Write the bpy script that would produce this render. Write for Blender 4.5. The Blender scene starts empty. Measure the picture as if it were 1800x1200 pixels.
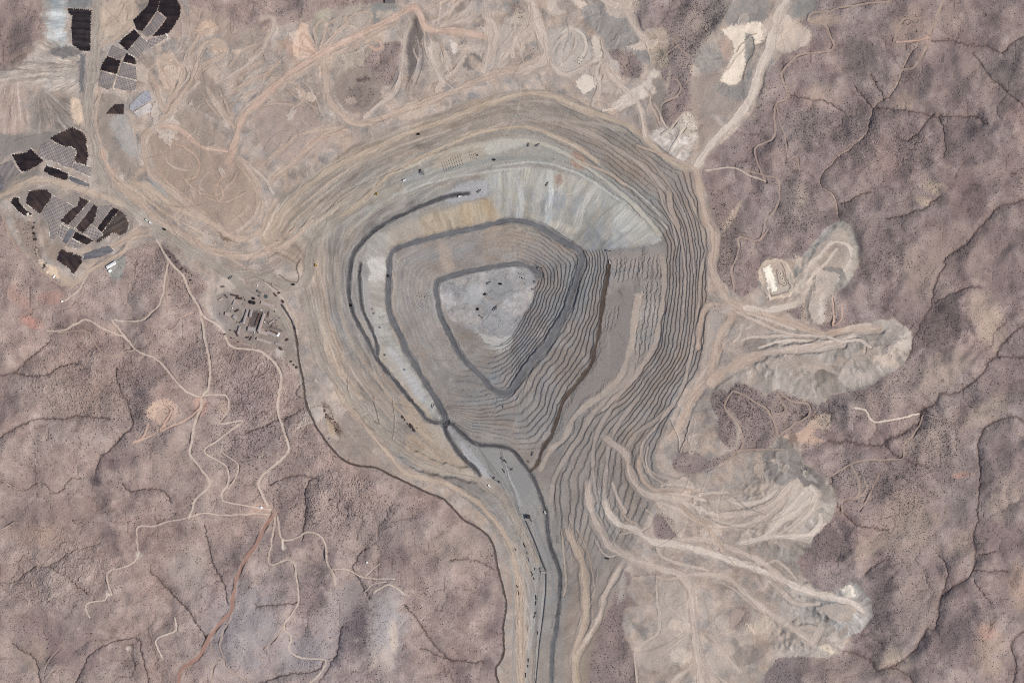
import bpy, math, random, time
import numpy as np
T0 = time.time()
R = math.radians
S = 2.5                      # metres per unit of the site survey grid
G = 1.0                      # spacing of the terrain mesh in survey units
X0, Y0, X1, Y1 = -180.0, -120.0, 1980.0, 1320.0
xs = np.arange(X0, X1, G); ys = np.arange(Y0, Y1, G)
NX, NY = len(xs), len(ys)
XX, YY = np.meshgrid(xs, ys)
rng = np.random.RandomState(7)
random.seed(7)

# ------------------------------------------------------------------ noise
def fnoise(seed, lo, hi, beta=1.0, shape=None, g=G, ax=1.0, ay=1.0):
    """band limited noise, wavelengths lo..hi in survey units, unit deviation"""
    h, w = shape or (NY, NX)
    r = np.random.RandomState(seed)
    f = np.fft.rfft2(r.standard_normal((h, w)).astype(np.float32))
    ky = np.fft.fftfreq(h, g)[:, None] * ay; kx = np.fft.rfftfreq(w, g)[None, :] * ax
    k = np.sqrt(kx * kx + ky * ky) + 1e-9
    f *= (k ** -beta) * np.exp(-(k * lo * .6) ** 4) * np.exp(-(1 / (k * hi * 1.2)) ** 4)
    n = np.fft.irfft2(f, s=(h, w)).astype(np.float32)
    return n / n.std()

TAB = fnoise(99, 2.5, 60, .8, (512, 512), 1.0)
TABF = fnoise(98, 2.0, 16, .4, (512, 512), 1.0)
def look(tab, u, v):
    u = np.mod(u, 511.0); v = np.mod(v, 511.0)
    i = u.astype(np.int32); j = v.astype(np.int32); a = u - i; b = v - j
    i1 = (i + 1) & 511; j1 = (j + 1) & 511
    return ((tab[j, i] * (1 - a) + tab[j, i1] * a) * (1 - b) + (tab[j1, i] * (1 - a) + tab[j1, i1] * a) * b).astype(np.float32)

def ss(a, b, x):
    t = np.clip((x - a) / (b - a), 0, 1)
    return t * t * (3 - 2 * t)

WX = (fnoise(1, 9, 40, 1) * 1.1 + fnoise(2, 40, 160, 1) * 1.3).astype(np.float32)
WY = (fnoise(3, 9, 40, 1) * 1.1 + fnoise(4, 40, 160, 1) * 1.3).astype(np.float32)
XW, YW = XX + WX * .55, YY + WY * .55            # slightly irregular coordinates: nothing on site is ruled
N_L = fnoise(11, 60, 500, 1.2); N_M = fnoise(12, 12, 90, 1.0); N_S = fnoise(13, 3, 16, .5); N_F = fnoise(14, 2.5, 5, 0)
N_P = fnoise(15, 30, 300, 1.1); N_Q = fnoise(16, 20, 120, 1.0)

# ------------------------------------------------------------------ lines and areas
def P(s):
    v = [float(t) for t in s.replace(';', ' ').replace(',', ' ').split()]
    return np.array(v, dtype=np.float64).reshape(-1, 2)

def spline(p, step=6.0, closed=False):
    p = np.asarray(p, float)
    if len(p) < 3 and not closed:
        return p
    q = np.vstack([p[-1], p, p[0], p[1]]) if closed else np.vstack([2 * p[0] - p[1], p, 2 * p[-1] - p[-2]])
    out = []
    for i in range(1, len(q) - 2):
        a, b, c, d = q[i - 1], q[i], q[i + 1], q[i + 2]
        n = max(1, int(np.hypot(*(c - b)) / step))
        t = (np.arange(n) / n)[:, None]
        out.append(.5 * (2 * b + (c - a) * t + (2 * a - 5 * b + 4 * c - d) * t * t + (3 * b - a - 3 * c + d) * t ** 3))
    if not closed:
        out.append(q[-2][None])
    return np.vstack(out)

def win(p, m):
    i0 = int(max(0, (p[:, 0].min() - m - X0) / G)); i1 = int(min(NX, (p[:, 0].max() + m - X0) / G + 2))
    j0 = int(max(0, (p[:, 1].min() - m - Y0) / G)); j1 = int(min(NY, (p[:, 1].max() + m - Y0) / G + 2))
    return slice(j0, max(j0, j1)), slice(i0, max(i0, i1))

def line_field(p, maxd, warp=1.0):
    """distance, signed offset and arc length to a polyline near it"""
    sl = win(p, maxd + 4)
    h = sl[0].stop - sl[0].start; w = sl[1].stop - sl[1].start
    if h <= 0 or w <= 0:
        return None
    D = np.full((h, w), 1e9, np.float32); O = np.zeros((h, w), np.float32); A = np.zeros((h, w), np.float32)
    X = XX[sl] + WX[sl] * .55 * warp; Y = YY[sl] + WY[sl] * .55 * warp
    s = 0.0
    for k in range(len(p) - 1):
        a, b = p[k], p[k + 1]; e = b - a; L = float(np.hypot(*e))
        if L < 1e-6: continue
        m = maxd + 4
        i0 = max(0, int((min(a[0], b[0]) - m - X0) / G) - sl[1].start); i1 = min(w, int((max(a[0], b[0]) + m - X0) / G) + 2 - sl[1].start)
        j0 = max(0, int((min(a[1], b[1]) - m - Y0) / G) - sl[0].start); j1 = min(h, int((max(a[1], b[1]) + m - Y0) / G) + 2 - sl[0].start)
        if i1 <= i0 or j1 <= j0:
            s += L; continue
        x = X[j0:j1, i0:i1] - a[0]; y = Y[j0:j1, i0:i1] - a[1]
        t = np.clip((x * e[0] + y * e[1]) / (L * L), 0, 1)
        dx = x - t * e[0]; dy = y - t * e[1]
        d = np.sqrt(dx * dx + dy * dy)
        c = d < D[j0:j1, i0:i1]
        D[j0:j1, i0:i1][c] = d[c]
        O[j0:j1, i0:i1][c] = (np.sign(e[0] * y - e[1] * x) * d)[c]
        A[j0:j1, i0:i1][c] = (s + t * L)[c]
        s += L
    return sl, D, O, A

def inside(p, X, Y):
    r = np.zeros(X.shape, bool)
    n = len(p)
    for i in range(n):
        x1, y1 = p[i]; x2, y2 = p[(i + 1) % n]
        if y1 == y2: continue
        c = ((Y >= min(y1, y2)) & (Y < max(y1, y2))) & (X < (x2 - x1) * (Y - y1) / (y2 - y1) + x1)
        r ^= c
    return r

def area_field(p, m, smooth=True, warp=1.0):
    """signed distance (positive inside) and arc length of the nearest edge, in the window of the area"""
    q = spline(p, 8, True) if smooth else np.asarray(p, float)
    sl = win(q, m)
    X = XX[sl] + WX[sl] * .55 * warp; Y = YY[sl] + WY[sl] * .55 * warp
    st = 3 if X.size > 60000 else 1
    Xc, Yc = X[::st, ::st], Y[::st, ::st]
    D = np.full(Xc.shape, 1e9, np.float32); A = np.zeros(Xc.shape, np.float32); s = 0.
    n = len(q)
    for k in range(n):
        a, b = q[k], q[(k + 1) % n]; e = b - a; L = float(np.hypot(*e))
        if L < 1e-6: continue
        x = Xc - a[0]; y = Yc - a[1]
        t = np.clip((x * e[0] + y * e[1]) / (L * L), 0, 1)
        d = np.hypot(x - t * e[0], y - t * e[1])
        c = d < D
        D[c] = d[c]; A[c] = (s + t * L)[c]; s += L
    D = np.where(inside(q, Xc, Yc), D, -D)
    if st > 1:
        h, w = X.shape
        D = up(D, h, w, st); A = np.repeat(np.repeat(A, st, 0), st, 1)[:h, :w]
    return sl, D, A

def up(a, h, w, st):
    """bilinear enlargement of a coarse array"""
    jy = np.minimum(np.arange(h) / st, a.shape[0] - 1.001); ix = np.minimum(np.arange(w) / st, a.shape[1] - 1.001)
    j = jy.astype(int); i = ix.astype(int); fy = (jy - j)[:, None]; fx = (ix - i)[None, :]
    j2 = np.minimum(j + 1, a.shape[0] - 1); i2 = np.minimum(i + 1, a.shape[1] - 1)
    A = a[j]; B = a[j2]
    return ((A[:, i] * (1 - fx) + A[:, i2] * fx) * (1 - fy) + (B[:, i] * (1 - fx) + B[:, i2] * fx) * fy).astype(np.float32)

def blur(a, r):
    """gaussian blur through the spectrum, r in survey units"""
    h, w = a.shape
    f = np.fft.rfft2(np.pad(a, ((0, h), (0, w)), mode='symmetric')) if a.size < 3e5 else np.fft.rfft2(a)
    hh, ww = (2 * h, 2 * w) if a.size < 3e5 else (h, w)
    gg = G
    ky = np.fft.fftfreq(hh, gg)[:, None]; kx = np.fft.rfftfreq(ww, gg)[None, :]
    f *= np.exp(-2 * (math.pi * r) ** 2 * (kx * kx + ky * ky))
    return np.fft.irfft2(f, s=(hh, ww))[:h, :w].astype(np.float32)

# ------------------------------------------------------------------ the survey: streams, roads, areas
STREAMS = [  # points, width, tone (0 dark scrub-lined, 1 pale sand)
 ("1830 330 1800 351 1762 361 1745 372 1730 392 1712 410 1700 427 1677 442 1660 455 1657 472 1647 490 1640 510 1637 532 1625 555 1615 580 1605 597 1602 612 1592 632", 3.6, 0),
 ("1830 560 1800 572 1782 585 1765 602 1755 615 1750 625 1737 635 1730 650 1715 667 1697 680 1685 687 1667 692 1652 691 1645 705 1630 715 1617 722 1617 740 1600 752 1582 762 1562 770 1547 781 1525 782 1505 781 1490 775 1475 779 1455 774", 4.2, 0),
 ("1750 625 1770 625 1800 629 1840 640", 3, 0), ("1555 782 1570 797 1590 807 1612 815 1630 820", 2.6, 0),
 ("1840 770 1800 742 1782 732 1760 737 1735 747 1725 762 1719 782 1720 812 1722 840 1720 872 1717 895 1720 915 1712 932 1710 955 1715 975 1710 1000 1702 1015 1675 1030 1655 1047 1650 1062 1647 1087 1642 1102 1630 1105 1622 1117 1612 1137 1592 1157 1567 1170 1540 1177 1530 1162 1510 1150 1482 1141", 3.2, .3),
 ("1567 1172 1587 1180 1605 1200 1615 1240", 3, 0), ("1840 1080 1800 1107 1780 1125 1777 1140 1787 1170 1782 1197 1775 1250", 3, .3),
 ("1612 84 1597 100 1587 122 1577 145 1562 167 1550 177 1535 190 1529 215 1522 235 1505 252 1485 267 1470 275 1460 290 1450 295 1444 312 1445 327 1467 347 1472 365 1477 387", 2.4, 1),
 ("1637 72 1670 71 1700 80 1732 81 1760 90 1780 75 1800 65 1840 50", 2.6, 0), ("1540 190 1575 192 1610 197 1637 205 1662 205 1700 206 1717 205 1732 220", 2.4, 0),
 ("1647 207 1657 225 1661 250 1660 275", 2.2, 0), ("1477 360 1505 347 1530 337", 2, 0), ("1555 382 1582 380 1620 366 1650 347", 2.2, 0),
 ("1640 532 1670 517 1700 505 1725 504", 2.4, 0), ("1710 90 1725 112 1745 140 1762 155 1790 180 1840 220", 2.2, 0),
 ("87 600 52 630 25 654 0 660 -60 670", 2.6, .1), ("137 638 112 642 87 655 50 661 25 656", 2.2, .1), ("-60 790 0 767 37 747 70 737 112 735 137 730 190 735", 2.4, .1),
 ("205 647 206 672 220 700 227 720 232 750 212 767 195 792 177 800 168 830", 2.6, .1), ("-50 840 0 847 45 860 60 847 77 850 87 862 107 862 120 842 140 840", 1.8, 1),
 ("-50 1030 0 1022 25 1020 40 1009 60 996 82 994 110 980 115 972 150 960 175 954", 1.8, .9), ("82 994 100 1005 125 1020 150 1040", 1.6, .6),
 ("710 1062 735 1090 755 1122 790 1160", 2, 0), ("450 1066 500 1062 520 1060", 2, 0), ("475 850 520 835 555 840", 2, .1), ("547 842 537 865 535 897 532 950", 2, .1),
 ("440 1205 500 1185 550 1180 572 1160", 1.8, .2), ("360 922 372 985 392 1025 400 1060", 2, 0), ("262 1005 300 1040 330 1075 360 1120", 1.8, 0),
 ("1462 835 1470 880 1500 918 1545 929 1560 930", 2, 0), ("1562 982 1535 993 1520 1008", 2, 0), ("1650 975 1660 990 1665 1010 1655 1047", 1.8, .1), ("1710 1003 1745 1004 1770 1003", 1.8, 0),
 ("1712 1020 1730 1045 1740 1060", 1.8, 0), ("1720 975 1750 970", 1.6, 0), ("1390 168 1420 173 1450 178 1480 195", 1.6, 0), ("1640 200 1600 245 1570 240", 1.4, 0), ("1090 850 1100 870", 1, 0),
 ("1535 190 1510 165 1500 150", 1.6, 0), ("1552 175 1540 150 1530 130", 1.6, 0), ("130 1200 170 1140 240 1120 250 1150 260 1200", 1.6, .1), ("20 1130 60 1160 70 1200", 1.6, 0),
 ("300 880 280 860 230 862 215 850", 1.6, .2), ("500 735 520 726 528 721", 3.0, 0), ("497 735 470 745 430 760", 1.6, 0), ("555 640 520 690 535 700", 1, 0),
 ("600 1100 590 1150 560 1200", 2, 0), ("790 985 830 983 870 1000", 1.8, 0), ("740 1140 800 1160 850 1162", 1.8, 0), ("640 960 620 1000 650 1050", 1.6, 0),
]
MORE = [
 ("300 250 330 262 350 285 345 310 325 318", 3, 'pink'), ("310 300 340 330 370 350 400 355 432 338", 3, 'tan'), ("420 300 400 330 380 345 350 340", 3, 'tan'), ("282 262 300 290 330 300", 3, 'pale'), ("375 330 380 345 385 355 392 345 388 330 378 325", 3, 'pink'), ("440 360 420 380 405 395", 4, 'tan'), ("455 370 435 392 418 408", 4, 'pale'),
 ("450 45 470 30 482 35 480 55 468 75 455 95 440 105", 5, 'pale'), ("458 58 470 48 474 60 462 80 450 90", 3, 'tan'), ("560 100 556 75 552 55 560 40 572 38 574 52 566 70 562 98", 4, 'tan'), ("562 98 580 70 600 52 615 45 625 50 610 70 585 85 568 96", 4, 'pale'), ("565 92 600 48 615 30 640 20 655 28 640 48 620 60", 3, 'tan'),
 ("560 98 540 85 528 70 532 60 545 72 560 96", 3, 'pink'), ("556 96 530 88 520 84", 3, 'pink'), ("555 100 530 98 525 104", 3, 'pale'), ("640 78 655 70 668 72 672 82 660 88 650 80", 4, 'pink'), ("600 100 630 90 650 78", 3, 'pale'), ("770 10 790 -5 800 -10", 4, 'pale'),
 ("780 45 790 30 800 10 806 0", 3, 'tan'), ("768 45 785 20 792 5 802 -8", 3, 'pale'), ("820 5 832 15 830 28 815 38 790 42 775 46", 5, 'pale'), ("850 5 852 30 868 40 872 60 866 90 858 110", 6, 'pale'), ("755 80 760 110 770 130 780 145", 4, 'white'), ("775 75 785 110 795 130 782 148", 3, 'tan'),
 ("800 110 815 95 835 88 850 85", 5, 'pale'), ("795 130 812 105 818 98", 4, 'pale'), ("838 125 848 110 852 98", 4, 'tan'), ("870 125 885 105 900 85 920 60 932 45", 6, 'pale'), ("900 105 918 80 935 60", 3, 'tan'), ("880 120 915 118 955 100", 6, 'tan'), ("885 130 920 125 958 108", 3, 'pale'),
 ("935 0 948 30 958 60 964 90", 4, 'white'), ("915 0 930 30 945 70 955 100", 3, 'pale'), ("970 95 985 70 1000 55 1012 60 1010 80 998 100 985 115", 4, 'pale'), ("985 60 1005 50 1025 62 1030 85 1018 110", 4, 'white'), ("1000 20 985 30 972 28", 3, 'tan'), ("1040 180 1050 160 1056 135", 4, 'pale'), ("1080 190 1100 178 1118 172", 3, 'white'),
 ("1085 195 1105 185 1120 180", 4, 'white'), ("1148 180 1160 200 1170 220 1180 235", 3, 'pale'), ("1130 150 1142 165 1145 185 1155 205 1160 220", 3, 'tan'), ("1160 240 1180 225 1200 200", 3, 'white'), ("1175 270 1190 245 1205 225", 3, 'white'), ("1185 280 1200 260 1220 250", 3, 'pale'),
 ("460 165 480 150 500 145 520 148 535 165 530 180 515 190", 4, 'tan'), ("500 150 520 170 545 185 560 200", 3, 'tan'), ("530 140 548 160 560 185 570 205", 3, 'pale'), ("455 195 470 185 500 182 530 190", 3, 'tan'), ("520 285 550 255 580 235 610 228", 6, 'tan'), ("500 300 530 268 560 245 600 232", 3, 'pink'), ("470 330 490 305 520 285", 6, 'tan'),
 ("420 275 450 300 470 320 480 340", 4, 'pale'), ("412 285 440 315 452 345 450 365", 3, 'tan'), ("430 410 445 395 460 378 462 355", 4, 'tan'), ("435 425 465 405 480 380 490 360", 4, 'pale'), ("445 455 480 430 520 400", 3, 'pink'), ("360 430 400 445 440 445 490 425", 3, 'tan'), ("300 395 340 420 380 438 420 445", 3, 'pink'),
 ("232 330 260 352 300 380 340 402 370 415", 4, 'yellow'), ("222 345 260 375 300 402 350 420", 3, 'tan'), ("275 300 300 325 330 348 365 378", 3, 'pink'), ("360 150 372 172 390 200 402 220", 5, 'pale'), ("352 158 368 185 385 205", 3, 'tan'), ("372 150 395 140 420 125 445 105 460 90", 5, 'pale'), ("395 175 420 155 445 140 470 130", 5, 'tan'), ("400 190 430 168 450 160", 3, 'tan'),
 ("330 100 340 80 352 62 365 55", 5, 'tan'), ("322 112 330 90 342 75", 3, 'pale'), ("300 170 320 150 335 130", 4, 'pale'), ("292 190 312 168 330 150", 3, 'pink'), ("365 95 375 85 392 92 385 100 372 108", 3, 'tan'), ("275 218 262 235 256 250", 6, 'pale'), ("285 212 310 188 335 160 350 145", 4, 'pale'),
 ("190 320 215 335 240 355 262 372", 5, 'yellow'), ("195 300 205 318 225 328", 6, 'yellow'), ("178 150 172 185 168 215 175 250", 4, 'tan'), ("176 250 185 285 200 305", 5, 'pink'),
 ("1150 868 1185 868 1215 872 1240 880", 4, 'pale'), ("1160 862 1190 860 1225 862 1228 870", 3, 'tan'), ("1150 880 1180 890 1210 905 1235 920 1262 925 1300 925 1330 915 1355 900 1378 880", 6, 'pale'), ("1168 852 1195 852 1220 858", 4, 'pale'), ("1230 905 1255 925 1280 930", 3, 'tan'), ("1385 935 1410 915 1428 895 1436 880", 5, 'white'), ("1360 945 1388 925 1412 905 1425 885", 4, 'pale'), ("1352 928 1378 905 1400 880 1412 866", 5, 'white'), ("1400 945 1420 952 1428 940 1440 920", 3, 'pale'),
 ("1300 985 1340 992 1365 985 1385 1000 1400 1020", 4, 'pale'), ("1340 1000 1370 1010 1395 1025 1430 1035", 3, 'white'), ("1395 1048 1420 1062 1440 1060", 4, 'pale'), ("1150 1012 1180 1018 1200 1012", 4, 'tan'), ("1262 1020 1290 1035 1320 1060 1350 1085", 3, 'pale'), ("1220 1040 1240 1060 1250 1090", 2, 'tan'), ("1245 1180 1280 1200", 3, 'pale'), ("1085 885 1100 910 1120 920", 3, 'tan'), ("1075 845 1088 880 1100 900", 4, 'pale'), ("1130 790 1122 815 1128 840 1145 858 1170 866", 5, 'tan'), ("1140 780 1135 810 1145 835 1165 848", 3, 'pale'),
 ("1255 620 1240 650 1222 680 1205 710 1190 750", 5, 'pale'), ("1275 600 1262 630 1245 655", 4, 'tan'), ("1300 600 1330 592 1380 590 1420 592", 4, 'pale'), ("1330 612 1370 600 1420 598 1460 600", 4, 'white'), ("1380 630 1390 615 1420 610", 3, 'pale'), ("1290 635 1330 622 1380 615 1430 612 1480 605", 7, 'pale'), ("1480 580 1500 572 1530 570", 4, 'white'), ("1500 595 1520 605 1520 620", 3, 'pale'), ("1350 570 1400 590 1440 600", 3, 'tan'), ("1310 548 1350 562 1395 578", 4, 'white'),
 ("1010 925 1030 960 1040 1000 1045 1030", 2, 'tan'), ("1000 905 1010 940 1025 970", 2, 'tan'), ("1045 945 1055 965 1070 978 1085 975", 3, 'pale'),
]
DESERT_TRACKS = [
 ("0 372 5 377 12 397 22 425 30 437 50 447 65 465 77 480 100 497 120 502 137 492", 3.5, 'tan'),
 ("275 420 287 442 300 460 322 485 332 512 350 540 357 555 382 570 395 587 400 600 410 611 450 615 465 622 482 637 494 660 490 695 489 725 497 750 507 787 495 807 470 827 456 847 459 865 475 897", 4, 'pale'),
 ("297 462 290 485 287 512 280 535 265 550 255 562 225 565 200 562", 3, 'pale'), ("295 475 292 512 292 547", 2.4, 'tan'),
 ("80 582 112 580 150 562 175 575 212 590 227 600 240 615 275 632 295 652 315 677 332 690 350 696", 3.2, 'pale'),
 ("100 585 150 582 162 597 177 617 202 627 215 620 237 614", 2.4, 'tan'), ("197 562 210 580 225 600", 3.5, 'pale'),
 ("355 557 360 597 369 630 369 660 364 687 355 697 352 720 342 750 337 775 335 797 350 820 367 840 367 855 345 877 337 897 332 912", 3.8, 'pale'),
 ("355 696 397 695 401 722 387 745 427 739 395 765 360 792 385 810 400 822 401 845 390 870 392 880 425 887 450 892 475 895", 2.8, 'pale'),
 ("390 796 420 817 410 845 392 865", 2.2, 'pale'), ("350 717 332 735 307 747 282 757 292 742 302 722", 3.2, 'pink'), ("262 745 250 770 235 778", 3.4, 'pink'),
 ("475 903 450 903 390 905 360 902 325 912 295 916 270 925 242 925 241 945 242 965 245 975 230 992 197 1002 187 1012 192 1032 197 1045 187 1043 185 1055 155 1058 150 1070 158 1085", 2.4, 'pale'),
 ("480 905 465 927 450 957 430 985 415 1017 410 1050 405 1075 387 1095 367 1122 352 1150 335 1165 317 1180 312 1230", 6, 'red'),
 ("407 1080 395 1107 386 1130 392 1157 375 1172 372 1240", 2.6, 'tan'), ("370 1130 375 1150 392 1158 400 1175 440 1200", 2, 'tan'),
 ("307 1085 310 1107 290 1115 274 1127 285 1155", 2.6, 'white'),
 ("482 907 481 937 476 962 474 992 512 984 522 1020 524 1060 499 1100 511 1117 509 1142 530 1155 572 1160 562 1182 540 1205", 2.8, 'pale'), ("499 1100 485 1120 465 1140", 2, 'tan'),
 ("487 907 497 947 522 945 537 935 562 940 572 957 575 987 587 1007 590 1027", 3, 'pale'), ("497 947 497 962", 4, 'white'),
 ("585 1000 610 1001 640 1015 695 1017", 2.2, 'pale'), ("642 1014 667 991", 1.8, 'pale'), ("657 1042 670 1032 685 1027 702 1036 712 1045", 3.4, 'pale'), ("640 1040 660 1025 680 1022", 1.6, 'pale'),
 ("1565 2 1490 11 1455 19 1422 25 1420 36 1450 44 1460 65 1465 82 1455 91 1415 95 1390 107 1374 130 1382 157 1382 175 1362 187 1362 240 1347 250 1327 262 1335 297 1347 320", 3, 'tan'),
 ("1664 -30 1660 0 1650 25 1637 55 1630 82 1607 117 1587 122", 4, 'tan'), ("1635 65 1615 72 1575 74", 3, 'pink'), ("1622 30 1590 35 1577 55 1570 72", 2.6, 'tan'),
 ("1500 716 1522 722 1535 741 1575 737 1615 727", 3.6, 'white'), ("1622 730 1610 760 1590 782 1587 805 1562 807 1505 812 1460 837", 2.8, 'tan'),
 ("1497 817 1510 850 1505 872 1482 882 1481 905", 2.6, 'tan'), ("1545 835 1525 875 1512 897", 2.6, 'tan'), ("1520 840 1522 860 1505 876", 2.6, 'tan'),
 ("1367 687 1392 705 1422 710 1420 730 1390 750 1370 767", 3, 'tan'), ("1367 692 1380 720 1357 730 1350 722", 2.6, 'tan'),
 ("1380 790 1350 790 1300 792 1275 815 1245 830", 3, 'tan'), ("1290 687 1312 695 1335 712 1350 720 1362 745 1370 767", 3, 'tan'), ("1287 687 1275 717 1300 750 1305 780 1295 795", 3, 'tan'),
 ("1290 512 1287 475 1300 437 1300 417 1335 422 1347 387 1367 362 1369 317 1350 310 1310 300", 3, 'tan'), ("1335 422 1350 405", 2, 'pink'), ("1240 300 1290 295 1320 310 1345 318", 3, 'pale'),
 ("1365 187 1372 220 1383 250 1384 278", 2, 'tan'), ("1384 282 1402 277 1404 300", 2, 'tan'), ("1467 560 1463 572 1480 560 1480 535", 2.4, 'pink'), ("1463 572 1466 540 1462 520", 2, 'pink'),
 ("1325 75 1300 95 1280 120 1250 130", 2, 'tan'), ("1180 65 1195 85 1210 100 1205 120", 2.4, 'tan'), ("1192 78 1175 95", 2, 'tan'),
 ("1162 212 1163 185 1185 172 1197 155 1190 140 1182 140", 2.6, 'tan'), ("140 507 117 529", 3, 'pale'), ("187 460 160 475 140 507", 3, 'pale'),
 ("75 1190 85 1160 105 1140 112 1125", 2, 'tan'), ("80 1190 100 1175 120 1172", 1.8, 'tan'), ("-40 950 12 925 30 918 60 930 100 930", 1.6, 'tan'),
 ("395 587 412 600 440 606", 2, 'tan'), ("310 560 340 550", 2, 'pink'), ("255 572 300 580 322 552", 1.6, 'tan'), ("30 560 60 545 125 540 150 500", 1.4, 'tan'),
]
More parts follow.
